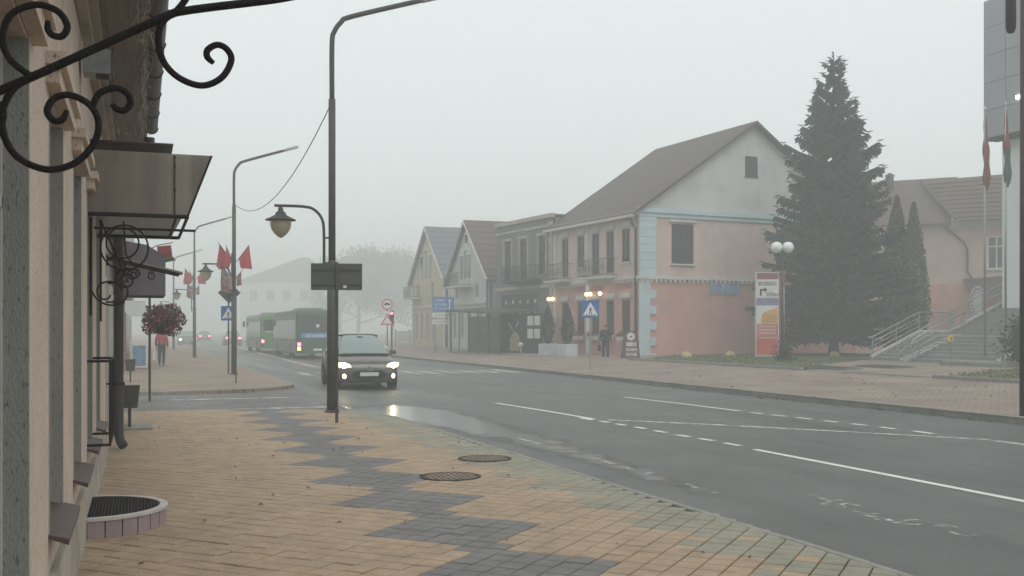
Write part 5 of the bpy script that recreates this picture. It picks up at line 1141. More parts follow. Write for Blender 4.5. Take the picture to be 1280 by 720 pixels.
# flagpoles on a low concrete plinth
pl_ = P(1246, 39.3); q = MB(); q.box(-1.9, 4, -2.2, .9, -.3, .17, .02); o = q.build('flag_plinth', M['kerb']); o.location = (pl_.x, pl_.y, .3); tag(o, 'low concrete plinth carrying the two flagpoles beside the stairs', 'plinth')
for px, D, ms_, l in ((1231, 40.4, (mat('flag_orange', (.2, .07, .045), .9),), 'flagpole with a furled rusty-orange flag next to the stairs'), (1257, 39.6, (mat('flag_red2', (.2, .04, .035), .9), mat('flag_green2', (.035, .085, .05), .9)), 'flagpole with a furled red and green flag next to the stairs')):
    b = P(px, D, .47); t = thing('flagpole', l, 'flagpole', b); q = MB(); q.tube([(0, 0, 0), (0, 0, 9.7)], [.045, .03], 8); q.build('pole', steel, t, True)
    q = MB(); q.lathe([(.001, .16), (.03, .05), (.06, 0), (.001, -.02)], 8, (0, 0, 9.75)); q.build('finial', M['galv'], t)
    rr3 = random.Random(px)
    N_ = 12; q = MB(); vs = []; seg = 10
    for k in range(N_ + 1):
        f_ = k / N_; r0 = (.03 + .10 * math.sin(min(1, f_ * 1.5) * 1.57)) * (1 if f_ < .93 else .5)
        for s in range(seg):
            a = 2 * math.pi * s / seg; rr_ = r0 * (1 + .4 * math.sin(3 * a + f_ * 5) + .3 * math.sin(f_ * 17)); vs.append((.03 + .05 * f_ + rr_ * math.cos(a) * .9, rr_ * math.sin(a) * .7, 9.55 - 2.95 * f_))
    for k in range(N_):
        q.mi = 0 if len(ms_) == 1 or k < 6 else 1
        q.add([vs[k * seg + s] for s in range(seg)] + [vs[(k + 1) * seg + s] for s in range(seg)], [(s, (s + 1) % seg, seg + (s + 1) % seg, seg + s) for s in range(seg)])
    q.build('flag', list(ms_), t)
# small yellow sign on a stake
p = P(1188, 37.5); t = thing('stake_sign', 'tiny yellow sign on a thin stake in the grass before the stairs', 'sign', p, -TH)
q = MB(); q.tube([(0, .02, -.05), (0, .02, 1.1)], .018, 6); q.build('stake', steel, t); q = MB(); q.box(-.1, .1, -.01, .01, .92, 1.14); q.build('plate', mat('yellow', (.6, .42, .08), .5), t); q = MB(); q.box(-.0, .05, -.016, -.011, .98, 1.06); q.build('mark', black, t)
# oval sign near the stairs
p = P(1222, 52); ovs = thing('oval_sign', 'white oval sign with violet ring lettering at the pink house door', 'sign', (p.x, p.y, ZP(377, 52)), -TH)
for (r, m_, y, nm) in ((1.0, mat('violet', (.42, .36, .55), .5), 0, 'rim'), (.93, M['white'], -.02, 'face'), (.62, mat('violet_pale', (.55, .52, .6), .5), -.03, 'inner_ring'), (.55, M['white'], -.04, 'centre')):
    q = MB(); q.M = Matrix.Translation((0, y, 0)) @ Matrix.Diagonal((.45, 1, .82, 1)) @ Matrix.Rotation(R(90), 4, 'X'); q.lathe([(.001, 0), (r, 0), (r, -.02)], 24); q.build(nm, m_, ovs)
q = MB()
for k in range(20):
    a = 2 * math.pi * k / 20; q.M = Matrix.Translation((.35 * math.cos(a), -.045, .64 * math.sin(a))) @ Matrix.Rotation(-a + 1.57, 4, 'Y'); q.box(-.03, .03, 0, .01, -.05, .05)
q.build('lettering', mat('violet_dark', (.2, .14, .32), .5), ovs)
q = MB(); q.tube([(0, .05, -1.9), (0, .05, -.6)], .04, 6); q.build('post', M['galv'], ovs)

# ================================================================== LAWN, STREET FURNITURE ON THE RIGHT
LX = 22.0
mb = MB(); mb.quad((LX, 33, terr(LX) + .06), (27.5, 33, .36), (36, 46, .4), (LX + 1.2, 46, .36)) if False else None
lawn1 = [(LX + .15, 44.2), (LX + .15, 31.2), (30, 38.2), (37, 42), (37, 49.0), (26.5, 48.0)]; lawn2 = [(LX + .15, 24.7), (LX + .15, 12), (31, 12), (31, 26), (28.6, 27.5)]
gr = MB()
for pl in (lawn1, lawn2): gr.add([(x, y, terr(x) + .05) for x, y in pl], [tuple(range(len(pl)))])
gr.build('lawn', M['grass'], kind='structure')
pz = MB(); pz.add([(x, y, terr(x) + .012) for x, y in ((LX + .2, 31.2), (LX + .2, 24.7), (28.6, 27.5), (30.1, 26.8), (30.1, 38.2))], [(0, 1, 2, 3, 4)]); pz.build('plaza', M['plaza'], kind='structure')
def inside(x, y, pl):
    c = False; n = len(pl); j = n - 1
    for i in range(n):
        if (pl[i][1] > y) != (pl[j][1] > y) and x < (pl[j][0] - pl[i][0]) * (y - pl[i][1]) / (pl[j][1] - pl[i][1]) + pl[i][0]: c = not c
        j = i
    return c
rg = random.Random(21); gm = MB(); gmats = [mat('blade_green', (.07, .1, .03), .9, .3, 5), mat('blade_dry', (.14, .125, .05), .9, .3, 5)]
cnt = 0
while cnt < 9000:
    x, y = rg.uniform(LX, 37), rg.uniform(12, 49)
    if not (inside(x, y, lawn1) or inside(x, y, lawn2)): continue
    cnt += 1; z = terr(x) + .05; a = rg.uniform(0, 6.3); h = rg.uniform(.02, .065); w_ = .025; gm.mi = 1 if rg.random() < .35 else 0
    gm.add([(x - w_ * math.cos(a), y - w_ * math.sin(a), z), (x + w_ * math.cos(a), y + w_ * math.sin(a), z), (x + rg.gauss(0, .03), y + rg.gauss(0, .03), z + h)], [(0, 1, 2)])
tag(gm.build('grass', gmats, kind='stuff'), 'short damp grass on the lawns before the stairs', 'grass')
for nm, pts in (('lawn_kerb', [(LX, 45), (LX, 31.2)]), ('lawn_kerb_low', [(LX, 24.7), (LX, 12)])):
    kerb_run(pts, nm, .0, terr(LX) + .11, .13, 1)
q = MB(); q.box(0, .12, 0, 8, -.2, .02)
# flat drain gratings on the plaza
for px, py, l in ((1040, 460, 'dark flat grating in the plaza paving below the spruce'), (1105, 463, 'long dark flat grating in the plaza paving before the stairs')):
    p = P(px, 37.5); t = thing('grating', l, 'grating', (p.x, p.y, terr(p.x) + .016), 0)
    q = MB(); q.box(-.5, .5, -1.1, 1.1, 0, .03); q.build('frame', M['kerb'], t)
    for k in range(8): q = MB(); q.box(-.42 + k * .11, -.36 + k * .11, -1.0, 1.0, .031, .042); q.build('bar', M['darkmetal'], t)
# fallen leaves by the far kerb and on the pavement
rg = random.Random(31); lf = MB()
for k in range(420):
    if k < 200: x, y = FK - abs(rg.gauss(0, .25)) - .05, rg.uniform(12, 45); z = -.11
    elif k < 360: x, y = rg.uniform(FK + .3, LX), rg.uniform(12, 45); z = terr(x) + .012
    else: x, y = rg.uniform(-.2, 4.5), rg.uniform(5, 20); z = .012
    a = rg.uniform(0, 6.3); s = rg.uniform(.03, .065) * (1 if k < 360 else .55); lf.mi = rg.randint(0, 1)
    lf.add([(x + s * math.cos(a), y + s * math.sin(a), z), (x - s * .6 * math.sin(a), y + s * .6 * math.cos(a), z + .02), (x - s * math.cos(a), y - s * math.sin(a), z + .005), (x + s * .6 * math.sin(a), y - s * .6 * math.cos(a), z + .012)], [(0, 1, 2, 3)])
tag(lf.build('fallen_leaves', [mat('leaf_brown', (.09, .055, .03), .9, .4, 9), mat('leaf_yellow', (.24, .17, .06), .9, .4, 9)], kind='stuff'), 'scattered brown and yellow fallen leaves along the kerbs', 'leaves')
# twin-globe park lamp
p = P(978, 44.0); t = thing('globe_lamp', 'park lamp with two white globes in front of the dark spruce', 'street lamp', p, -TH)
q = MB(); q.tube([(0, 0, -.05), (0, 0, 4.55)], [.075, .045], 10); q.tube([(-.24, 0, 4.62), (-.2, 0, 4.5), (.2, 0, 4.5), (.24, 0, 4.62)], .025, 6); q.build('post', M['pole'], t, True)
q = MB(); q.tube([(0, 0, -.05), (0, 0, .9)], .16, 8) if False else q.lathe([(.16, 0), (.16, .5), (.09, .75)], 10); q.build('base', M['iron'], t)
globe = mat('globe_white', (.75, .77, .77), .3, .03)
for x in (-.24, .24): q = MB(); q.lathe([(.24 * math.sin(math.pi * k / 12) + .0005, -.24 * math.cos(math.pi * k / 12)) for k in range(13)], 18, (x, 0, 4.83)); q.build('globe', globe, t, True)
rg = random.Random(3); q = MB(); blob_leaves(q, rg, 500, lambda r: Vector((r.gauss(0.1, .2), r.gauss(0, .2), abs(r.gauss(.35, .3)))), .07, [1, 4, 0]); q.build('foot_shrub', fm, t)
# poster stand
p = P(959, 50.0); ps = thing('poster_stand', 'tall advertising stand with white arrow panel above orange and red panels', 'sign', (p.x, p.y, .33), -TH - R(3))
q = MB(); q.box(-.56, .56, -.05, .12, 0, 4.1); q.build('cabinet', mat('stand_grey', (.5, .5, .5), .5, .1, 2), ps)
def pp(nm, m_, x0, x1, z0, z1, y=-.06): q = MB(); q.box(x0, x1, y - .006, y + .009, z0, z1); return q.build(nm, m_, ps)
pw = mat('poster_white', (.62, .63, .63), .5, .05); po = mat('poster_orange', (.55, .3, .1), .5, .3, 2); pr = mat('poster_red', (.52, .13, .09), .5, .1, 2); pv = mat('poster_violet', (.2, .2, .3), .5)
pp('header', mat('poster_maroon', (.26, .08, .1), .5), -.5, .52, 3.75, 4.05)
a1 = pp('arrow_panel', pw, -.52, .52, 2.85, 3.74); pp('name_strip', pv, -.52, .52, 2.5, 2.84); a2 = pp('photo_panel', pw, -.52, .52, .95, 2.49)
q = MB(); q.prismy([(-.3, 1.62), (.5, 1.62), (.5, 2.42), (.2, 2.3), (-.1, 2.2), (-.3, 2.0)], -.075, -.067); q.build('photo', po, a2); q = MB(); q.box(-.5, .5, -.076, -.0665, .97, 1.6); q.build('photo_base', pr, a2)
q = MB(); q.box(-.36, -.28, -.078, -.067, 2.95, 3.25); q.box(-.36, -.14, -.0785, -.0675, 3.2, 3.28); q.prismy([(-.14, 3.12), (0, 3.24), (-.14, 3.36)], -.078, -.067); rg = random.Random(6); squiggle(q, -.45, .45, 3.45, 3.62, -.067, 9, rg, .025); q.build('arrow', M['iron'], a1)
cu = bpy.data.curves.new('lettering', 'FONT'); cu.body = '200м'; cu.size = .27; cu.extrude = .002; o = link('lettering', cu, a1); o.location = (-.08, -.072, 2.93); o.rotation_euler = (R(90), 0, 0); cu.materials.append(M['iron'])
bpy.context.view_layer.update(); me_t = bpy.data.meshes.new_from_object(o.evaluated_get(bpy.context.evaluated_depsgraph_get())); mw = (o.location.copy(), o.rotation_euler.copy()); bpy.data.objects.remove(o)
o = link('lettering', me_t, a1); o.location, o.rotation_euler = mw
q = MB(); rg = random.Random(7)
for z in (1.12, 1.28, 1.44): squiggle(q, -.4, .4, z, z + .08, -.077, 9, rg, .02)
q.build('lettering', pw, a2)
pp('lower_panel', mat('poster_scarlet', (.5, .08, .07), .5), -.52, .52, .12, .9)
q = MB(); q.box(.62, .82, -.05, .1, 0, 4.0); q.box(.625, .815, -.058, -.051, 1.9, 3.4); q.build('side_cabinet', [mat('stand_side', (.34, .1, .08), .5, .3, 1)], ps); q = MB(); q.box(.64, .8, -.064, -.058, 2.0, 3.35); q.build('side_poster', pw, ps)
# yellow half-round stones
ym = mat('yellow_stone', (.42, .34, .17), .85, .15, 5, .2, 40)
for px, D, l in ((858, 50.5, 'rounded yellow guard stone at the pink wall nearest its blue corner'), (913, 52.0, 'rounded yellow guard stone at the pink wall before the poster stand'), (1043, 52.0, 'rounded yellow guard stone beside the spruce trunk')):
    q = MB(); q.lathe([(.27, -.05), (.26, .1), (.2, .22), (.1, .28), (.001, .3)], 14); o = q.build('guard_stone', ym, smooth=True); o.location = P(px, D); tag(o, l, 'stone')
# A-board
p = P(788.5, 51.8); t = thing('menu_board', 'dark maroon arched menu board with round white emblem by the drainpipe', 'sign', p, -TH)
mar = mat('maroon_board', (.085, .04, .045), .6, .15, 4)
prof = [(-.44, 0), (.46, 0), (.40, .9), (.34, 1.15), (.2, 1.32), (0, 1.38), (-.2, 1.32), (-.32, 1.15), (-.36, .9)]
q = MB(); q.M = Matrix.Rotation(R(-8), 4, 'X'); q.prismy(prof, -.02, .02); q.build('front_board', mar, t); q = MB(); q.M = Matrix.Translation((0, .45, 0)) @ Matrix.Rotation(R(8), 4, 'X'); q.prismy(prof, -.02, .02); q.build('back_board', mar, t)
o = disc(t, 'emblem', signwhite, .2, 1.08, .125 - .0, 20, .02); o.rotation_euler = (R(82), 0, 0); o.location.y = .122
q = MB(); q.M = Matrix.Rotation(R(-8), 4, 'X'); rg = random.Random(2); squiggle(q, -.22, .28, .6, .8, -.022, 5, rg, .03); squiggle(q, -.24, .34, .36, .5, -.022, 6, rg, .025); squiggle(q, -.24, .34, .12, .26, -.022, 7, rg, .02); q.build('lettering', signwhite, t)
q = MB(); q.M = Matrix.Translation((.02, .115, 1.08)) @ Matrix.Rotation(R(82), 4, 'X'); q.tube([(.15 * math.cos(k * .314), .15 * math.sin(k * .314), .003) for k in range(21)], .008, 4); q.box(-.06, .07, -.05, .04, .001, .006); q.build('emblem_print', black, t)
# planters with thuja cones
leafg = [mat('thuja_leaf', (.028, .042, .03), .85, .35, 6), mat('thuja_leaf_light', (.045, .06, .04), .85, .3, 6)]
def cone_leaves(q, rng, n, r0, z0, z1, size):
    def fn(r):
        f_ = r.random(); a = r.uniform(0, 6.283); rr_ = r0 * math.sin(min(1, .12 + f_ * 1.6) * 1.57) * (1 - max(0, f_ - .25) / .78) ** .7 * (.55 + .5 * r.random()) * (1 + .12 * math.sin(a * 3 + f_ * 9)); return Vector((rr_ * math.cos(a), rr_ * math.sin(a), z0 + (z1 - z0) * f_))
    blob_leaves(q, rng, n, fn, size, [2, 1])
plm = mat('planter_white', (.5, .52, .54), .7, .08, 2, dirt=.2)
for k, (px, D) in enumerate(((685, 58.5), (709.5, 56.5))):
    p = P(px, D); t = thing('planter', ('white square planter with dark conical thuja next to the menu wall', 'white square planter with dark conical thuja at the pink house door')[k], 'planter', p, ang)
    q = MB(); q.box(-.5, .5, -.35, .35, 0, .68, .02); q.build('box', plm, t); q = MB(); q.tube([(0, 0, .6), (0, 0, 2.3)], [.05, .02], 6); q.build('trunk', M['wood'], t)
    q = MB(); cone_leaves(q, random.Random(k), 1800, .46, .68, 2.75, .06); q.build('foliage', leafg, t)

# ---- pole at the right edge with a hanging lantern
p = P(1279.5, 19.6); rp = thing('edge_pole', 'dark brown-red pole with hanging black lantern tube at the opposite kerb', 'street lamp', (p.x, p.y, terr(p.x)))
q = MB(); q.tube([(0, 0, 0), (0, 0, 8.6)], [.075, .06], 12); q.build('shaft', mat('maroon_pole', (.05, .025, .024), .5), rp, True)
q = MB(); q.tube([(0, 0, 8.3), (-.2, -.1, 8.45), (-.45, -.12, 8.45)], .025, 6); q.build('arm', M['iron'], rp)
q = MB(); q.lathe([(.001, -.12), (.06, -.1), (.09, -.02), (.095, .08), (.095, 1.2), (.001, 1.25)], 12, (-.43, -.12, 7.25)); q.build('lantern_tube', M['iron'], rp, True)

# ================================================================== TREES
bark = mat('bark', (.07, .055, .045), .95, .3, 6, .5, 30)
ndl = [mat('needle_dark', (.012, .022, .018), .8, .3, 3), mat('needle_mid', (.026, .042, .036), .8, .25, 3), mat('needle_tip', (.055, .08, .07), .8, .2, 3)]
def spruce(pos, H, Rm, label):
    t = thing('spruce_tree', label, 'tree', pos); rng = random.Random(17)
    q = MB(); q.tube([(0, 0, -.1), (0, 0, .6), (.05, 0, H * .5), (0, 0, H)], [.33, .26, .15, .02], 10); q.build('trunk', bark, t, True)
    q = MB(); lv = MB(); z = 1.45; k = 0
    while z < H - .15:
        f_ = (z - 1.45) / (H - 1.45); Lb_ = (Rm * (1 - f_) ** .86 * (1.0 if f_ > .09 else .74) + .14) * rng.uniform(.86, 1.12)
        nb = max(5, int(10 * (1 - f_) + 4))
        for b_ in range(nb):
            a = 2.4 * k + b_ * 6.283 / nb + rng.uniform(-.3, .3); zb_ = z + rng.uniform(-.16, .16); L = Lb_ * (rng.uniform(.5, .8) if rng.random() < .3 else rng.uniform(.84, 1.18)); shade = rng.uniform(-.25, .25); dirv = Vector((math.cos(a), math.sin(a), 0)); droop = -.34 * (1 - f_) + .38 * f_ + rng.uniform(-.12, .1)
            pts = [Vector((0, 0, zb_)) + dirv * L * s + Vector((0, 0, L * (droop * s + .22 * s * s))) for s in (0, .35, .7, 1)]
            q.tube(pts, [.035 * (1 - f_) + .01, .025 * (1 - f_) + .008, .012, .005], 4, False)
            ns = max(6, int(L * 20))
            for s_ in range(ns):
                s = .12 + .88 * (s_ + rng.random()) / ns; i = min(2, int(s / .35)); c = pts[i].lerp(pts[i + 1], min(1, (s - .35 * i) / .35)) if i < 3 else pts[3]
                side = Vector((-dirv.y, dirv.x, 0)); wd = .62 * (1 - s * .55) * min(1, L / 1.6)
                for sg in (-1, 1):
                    sp = wd * rng.uniform(.5, 1.1); tip = c + side * sg * sp + dirv * sp * .55 + Vector((0, 0, -sp * rng.uniform(.2, 1.0)))
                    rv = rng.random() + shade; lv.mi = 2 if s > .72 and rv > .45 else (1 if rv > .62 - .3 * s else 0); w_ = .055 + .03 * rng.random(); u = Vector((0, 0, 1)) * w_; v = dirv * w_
                    lv.add([c - v, c + v, tip + v * .4, tip - v * .4], [(0, 1, 2, 3)]); lv.add([c - u, c + u * .4, tip + u * .3, tip - u * .8], [(0, 1, 2, 3)])
            e = pts[3]; lv.add([e - dirv * .2 + Vector((0, 0, .05)), e + Vector((-dirv.y, dirv.x, 0)) * .07, e + dirv * .22 + Vector((0, 0, .08)), e - Vector((-dirv.y, dirv.x, 0)) * .07], [(0, 1, 2, 3)])
        z += rng.uniform(.24, .42) * (1 - f_ * .2); k += 1
    lv.mi = 0
    for k in range(40):
        a = rng.uniform(0, 6.28); zz = H - rng.uniform(0, 1.0); lv.add([(0, 0, zz), (.03, .03, zz + .05), (.12 * math.cos(a), .12 * math.sin(a), zz + .12), (-.03, .03, zz)], [(0, 1, 2, 3)])
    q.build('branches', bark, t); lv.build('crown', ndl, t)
spruce(P(1042, 53.5), 15.6, 4.1, 'tall dark spruce tree standing on the lawn before the pink gable')
thm = [mat('thuja_dark', (.035, .06, .026), .85, .35, 3), mat('thuja_mid', (.062, .098, .045), .85, .3, 3)]
for k, (px, D, H, r) in enumerate(((1121, 57, 8.7, .85), (1142, 58.5, 8.5, .8))):
    t = thing('thuja_tree', ('taller columnar green thuja close beside the spruce', 'shorter columnar green thuja nearer the stair rails')[k], 'tree', P(px, D)); q = MB(); q.tube([(0, 0, -.1), (0, 0, H * .8)], [.12, .03], 8); q.build('trunk', bark, t)
    q = MB(); rng = random.Random(40 + k)
    def fn(r, H=H, r_=r):
        f_ = r.random(); a = r.uniform(0, 6.283); rr_ = r_ * min(1, .72 + f_) * (1 - max(0, f_ - .45) / .56) ** .75 * (.6 + .45 * r.random()) * (1 + .13 * math.sin(a * 4 + f_ * 14)); return Vector((rr_ * math.cos(a), rr_ * math.sin(a), .15 + (H - .15) * f_))
    blob_leaves(q, rng, 9000, fn, .085, [2, 1]); q.build('crown', thm, t)
p = P(1284, 37.0); t = thing('shrub', 'rounded dark green shrub beside the stair wall', 'shrub', p); q = MB(); q.tube([(0, 0, 0), (0, 0, 1)], .04, 5); q.build('stem', bark, t)
q = MB(); rng = random.Random(50); blob_leaves(q, rng, 2500, lambda r: Vector((r.gauss(0, .33), r.gauss(0, .4), .2 + abs(r.gauss(.75, .42)))), .07, [2, 1]); q.build('foliage', thm, t)
def broadleaf(pos, H, Rc, label, seed, mats_, nleaf=5000, bare=.0, group='fog-dimmed trees'):
    t = thing('broadleaf_tree', label, 'tree', pos, 0, group); rng = random.Random(seed); q = MB(); ends = []
    q.tube([(0, 0, -.2), (.1, 0, H * .2), (0, .1, H * .5), (0, 0, H * .72)], [H * .022, H * .018, H * .012, H * .004], 8)
    def grow(p, d_, L, r, lvl):
        e = p + d_ * L; q.tube([p, p.lerp(e, .5) + Vector((rng.gauss(0, .06), rng.gauss(0, .06), .04)) * L, e], [r, r * .75, r * .5], 5, False)
        if lvl < 3: ends.append(e)
        if lvl == 0: return
        for _ in range(3): nd = (d_ + Vector((rng.gauss(0, .6), rng.gauss(0, .6), rng.gauss(.15, .4)))).normalized(); grow(e, nd, L * rng.uniform(.6, .8), r * .55, lvl - 1)
    for k in range(9):
        a = k * 2.4; f_ = k / 9; grow(Vector((0, 0, H * (.14 + .48 * f_))), Vector((math.cos(a) * .8, math.sin(a) * .8, .25 + .9 * f_)).normalized(), Rc * .48 * (1.05 - .35 * f_), H * .009, 3)
    q.build('trunk', bark, t); lv = MB()
    per = max(1, nleaf // len(ends)); sg = Rc * .11
    for e in ends:
        if rng.random() < bare: continue
        blob_leaves(lv, rng, per, lambda r, e=e: e + Vector((r.gauss(0, sg), r.gauss(0, sg), r.gauss(0, sg * .8))), H * .016, [2, 1])
    lv.build('crown', mats_, t)
olive = [mat('olive_leaf', (.055, .062, .03), .85, .3, 1), mat('olive_leaf_light', (.09, .09, .045), .85, .3, 1)]
for (px, D, H, Rc, sd_, bare, l) in ((625, 125, 16.3, 5.2, 1, .35, 'sparse half-bare tree rising behind the brown tiled roof'),
        (448, 245, 22.0, 10, 2, 0, 'hazy full tree standing behind the traffic lights'), (490, 260, 22.0, 10.5, 3, 0, 'hazy full tree next to the cream gabled house'),
        (425, 300, 25.0, 11, 4, 0, 'faint tree rising behind the green buses'), (1186, 165, 25.0, 8.5, 5, .25, 'faint tree rising above the ribbed brown roof'), (1228, 175, 24.0, 7.5, 6, .4, 'faint sparse tree behind the orange flag'),
        (522, 300, 22, 10.5, 7, 0, 'faintest tree deep in the fog past the cream house'), (735, 140, 18.0, 4.5, 8, .6, 'thin bare twigs just showing over the pink house eaves')):
    broadleaf(P(px, D, .2), H, Rc, l, sd_, olive, 9000, bare)

# ================================================================== PEOPLE
def skin_obj(name, joints, edges, radii, m_, parent=None, root=0, sub=2):
    me = bpy.data.meshes.new(name); me.from_pydata(joints, edges, []); me.materials.append(m_); o = link(name, me, parent)
    md = o.modifiers.new('skin', 'SKIN'); md.use_smooth_shade = True
    for i, r in enumerate(radii): sv = me.skin_vertices[0].data[i]; sv.radius = (r if isinstance(r, tuple) else (r, r)); sv.use_root = (i == root)
    s = o.modifiers.new('sub', 'SUBSURF'); s.levels = sub; s.render_levels = sub; return o
skin = mat('skin', (.42, .26, .2), .6, .05)
def person(label, pos, rz, coat_m, trouser_m, hair_m, stride, shoe_m, back=False, s=1.0, hold=1):
    # faces -y; a step with the left foot forward
    J = dict(pel=(0, 0, .95), sp=(0, 0, 1.15), ch=(0, -.01, 1.36), nk=(0, 0, 1.47), hd=(0, -.02, 1.58), top=(0, -.02, 1.68), sl=(.18, 0, 1.40), sr=(-.18, 0, 1.40), el=(.24, .05, 1.13), er=(-.24, .02, 1.13), wl=(.25, -.06, .90), wr=(-.26, -.05, .89),
             hl=(.09, 0, .92), hr=(-.09, 0, .92), kl=(.1, -.12 * stride, .5), kr=(-.1, .03 * stride, .5), al=(.1, -.14 * stride, .09), ar=(-.1, .22 * stride, .11), fl=(.11, -.30 * stride - .02, .04), fr=(-.11, .06 * stride, .04))
    ks = list(J); ix = {k: i for i, k in enumerate(ks)}
    E = [('pel', 'sp'), ('sp', 'ch'), ('ch', 'nk'), ('nk', 'hd'), ('hd', 'top'), ('ch', 'sl'), ('sl', 'el'), ('el', 'wl'), ('ch', 'sr'), ('sr', 'er'), ('er', 'wr'), ('pel', 'hl'), ('hl', 'kl'), ('kl', 'al'), ('al', 'fl'), ('pel', 'hr'), ('hr', 'kr'), ('kr', 'ar'), ('ar', 'fr')]
    RD = dict(pel=(.15, .11), sp=(.13, .10), ch=(.15, .11), nk=.055, hd=(.078, .095), top=(.06, .07), sl=.06, sr=.06, el=.042, er=.042, wl=.03, wr=.03, hl=.09, hr=.09, kl=.06, kr=.06, al=.04, ar=.04, fl=.035, fr=.035)
    # hands: palm, four fingers and thumb
    jl = [J[k] for k in ks]; el = [(ix[a], ix[b]) for a, b in E]; rl = [RD[k] for k in ks]
    for sd_, wk in ((1, 'wl'), (-1, 'wr')):
        w_ = Vector(J[wk]); pi = len(jl); jl.append(tuple(w_ + Vector((0, -.02, -.06)))); rl.append((.035, .02)); el.append((ix[wk], pi))
        for k in range(4):
            b0 = w_ + Vector((sd_ * .004, -.045 + k * .021, -.10)); L = (.065, .075, .07, .055)[k]
            i0 = len(jl); jl += [tuple(b0), tuple(b0 + Vector((-sd_ * .012, -.004, -L * .6))), tuple(b0 + Vector((-sd_ * .03, -.004, -L)))]; rl += [.011, .0095, .008]; el += [(pi, i0), (i0, i0 + 1), (i0 + 1, i0 + 2)]
        i0 = len(jl); jl += [tuple(w_ + Vector((-sd_ * .015, -.06, -.06))), tuple(w_ + Vector((-sd_ * .02, -.075, -.095)))]; rl += [.011, .009]; el += [(pi, i0), (i0, i0 + 1)]
    o = skin_obj('person', jl, el, rl, skin, sub=1); o.location = pos; o.rotation_euler = (0, 0, rz); o.scale = (s, s, s); tag(o, label, 'person')
    cj = [J[k] for k in ('pel', 'sp', 'ch', 'sl', 'el', 'wl', 'sr', 'er', 'wr')]; cj[0] = (0, 0, .86); cj.append((0, 0, 1.45))
    skin_obj('jacket', cj, [(0, 1), (1, 2), (2, 3), (3, 4), (4, 5), (2, 6), (6, 7), (7, 8), (2, 9)], [(.2, .16), (.175, .14), (.19, .145), .085, .066, .05, .085, .066, .05, .08], coat_m, o)
    tj = [J[k] for k in ('pel', 'hl', 'kl', 'al', 'hr', 'kr', 'ar')]
    skin_obj('trousers', tj, [(0, 1), (1, 2), (2, 3), (0, 4), (4, 5), (5, 6)], [(.165, .125), .112, .08, .062, .112, .08, .062], trouser_m, o)
    for a, f_ in (('al', 'fl'), ('ar', 'fr')): skin_obj('shoe', [tuple(Vector(J[a]) + Vector((0, .05, -.045))), J[f_]], [(0, 1)], [.05, .045], shoe_m, o)
    q = MB(); hv = []
    for i in range(7):
        for k in range(12):
            th = math.pi * .58 * i / 6; a = 2 * math.pi * k / 12; front = math.cos(a - (-math.pi / 2)); lim = 1 if front < .35 else .62
            hv.append((.088 * math.sin(th * lim) * math.cos(a), -.015 + .108 * math.sin(th * lim) * math.sin(a), 1.60 + .125 * math.cos(th * lim)))
    q.add(hv, [(i * 12 + k, i * 12 + (k + 1) % 12, (i + 1) * 12 + (k + 1) % 12, (i + 1) * 12 + k) for i in range(6) for k in range(12)]); q.build('hair', hair_m, o, True)
    q = MB(); q.add([(0, -.135, 1.575), (.018, -.11, 1.555), (-.018, -.11, 1.555), (0, -.108, 1.615)], [(0, 1, 3), (0, 3, 2), (0, 2, 1)]); q.build('nose', skin, o)
    for x in (-.034, .034): q = MB(); q.lathe([(.011 * math.sin(math.pi * k / 6) + .0002, -.011 * math.cos(math.pi * k / 6)) for k in range(7)], 8, (x, -.108, 1.605)); q.build('eye', black, o)
    for x in (-.088, .088): q = MB(); q.lathe([(.001, -.03), (.015, -.015), (.018, .01), (.001, .03)], 6, (x, -.01, 1.585)); q.build('ear', skin, o)
    q = MB(); q.box(-.025, .025, -.121, -.108, 1.531, 1.539); q.build('mouth', mat('lips', (.3, .12, .11), .6), o)
    return o, J
blk = mat('black_cloth', (.022, .022, .026), .9, .2, 8); hairm = mat('dark_hair', (.02, .016, .014), .7); jeans = mat('dark_trousers', (.03, .032, .038), .9, .2, 6); redj = mat('red_jacket', (.36, .035, .05), .8, .15, 5); wsh = mat('white_shoes', (.6, .6, .58), .6)
pos = P(757, 51.0); o, J = person('person in black coat and trousers walking past the pink house with a bag', pos, R(-25), blk, blk, hairm, 1.0, wsh)
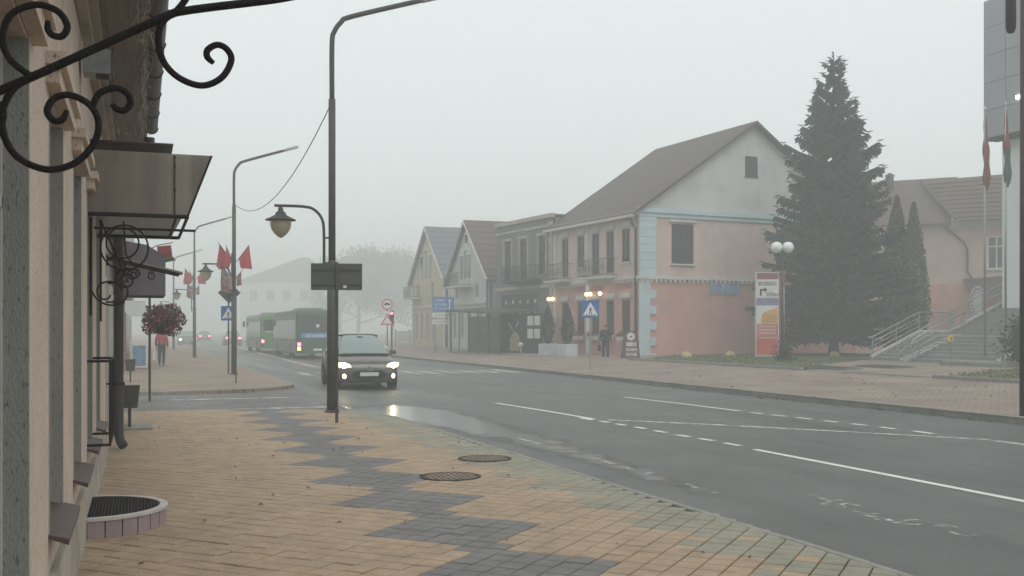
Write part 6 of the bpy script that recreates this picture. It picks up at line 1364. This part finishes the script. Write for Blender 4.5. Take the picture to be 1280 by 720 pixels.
b = pos + Matrix.Rotation(R(-25), 3, 'Z') @ Vector((-.30, -.05, .42)); t = thing('handbag', 'black handbag held low by the person in black', 'bag', b, R(-25))
q = MB(); q.add([(-.1, -.2, -.0), (.1, -.2, 0), (.1, .2, 0), (-.1, .2, 0), (-.06, -.16, .3), (.06, -.16, .3), (.06, .16, .3), (-.06, .16, .3)], [(3, 2, 1, 0), (4, 5, 6, 7), (0, 1, 5, 4), (1, 2, 6, 5), (2, 3, 7, 6), (3, 0, 4, 7)]); q.build('body', blk, t); q = MB(); q.tube([(0, -.1, .3), (.02, -.05, .42), (.02, .05, .42), (0, .1, .3)], .012, 5); q.build('handle', blk, t)
pos = P(202, 47.5, 0); person('person in a red jacket walking away down the foggy sidewalk', pos, R(170), redj, jeans, hairm, .6, black)
b = pos + Vector((-.32, 0, .3)); t = thing('shopping_bag', 'white carrier bag hanging from the hand of the red-jacketed walker', 'bag', b)
q = MB(); q.add([(-.06, -.12, 0), (.06, -.12, 0), (.06, .12, 0), (-.06, .12, 0), (-.04, -.1, .36), (.04, -.1, .36), (.04, .1, .36), (-.04, .1, .36)], [(3, 2, 1, 0), (4, 5, 6, 7), (0, 1, 5, 4), (1, 2, 6, 5), (2, 3, 7, 6), (3, 0, 4, 7)]); q.build('body', M['white'], t); q = MB(); q.tube([(0, -.06, .36), (0, 0, .56), (0, .06, .36)], .012, 5); q.build('handle', M['white'], t)

# ================================================================== HAZE
HAZE = .0062
hz = bpy.data.materials.new('haze_air'); hz.use_nodes = True; t_ = hz.node_tree; t_.nodes.clear(); ou = t_.nodes.new('ShaderNodeOutputMaterial'); pv_ = t_.nodes.new('ShaderNodeVolumePrincipled')
pv_.inputs['Color'].default_value = (.93, .96, .955, 1); pv_.inputs['Density'].default_value = HAZE; pv_.inputs['Anisotropy'].default_value = 0.0
t_.links.new(pv_.outputs[0], ou.inputs['Volume'])
q = MB(); q.box(-950, 950, -100, 1250, -1.3, 27.5); o = q.build('haze', hz, kind='stuff'); tag(o, 'pale even morning fog filling the whole street', 'fog')
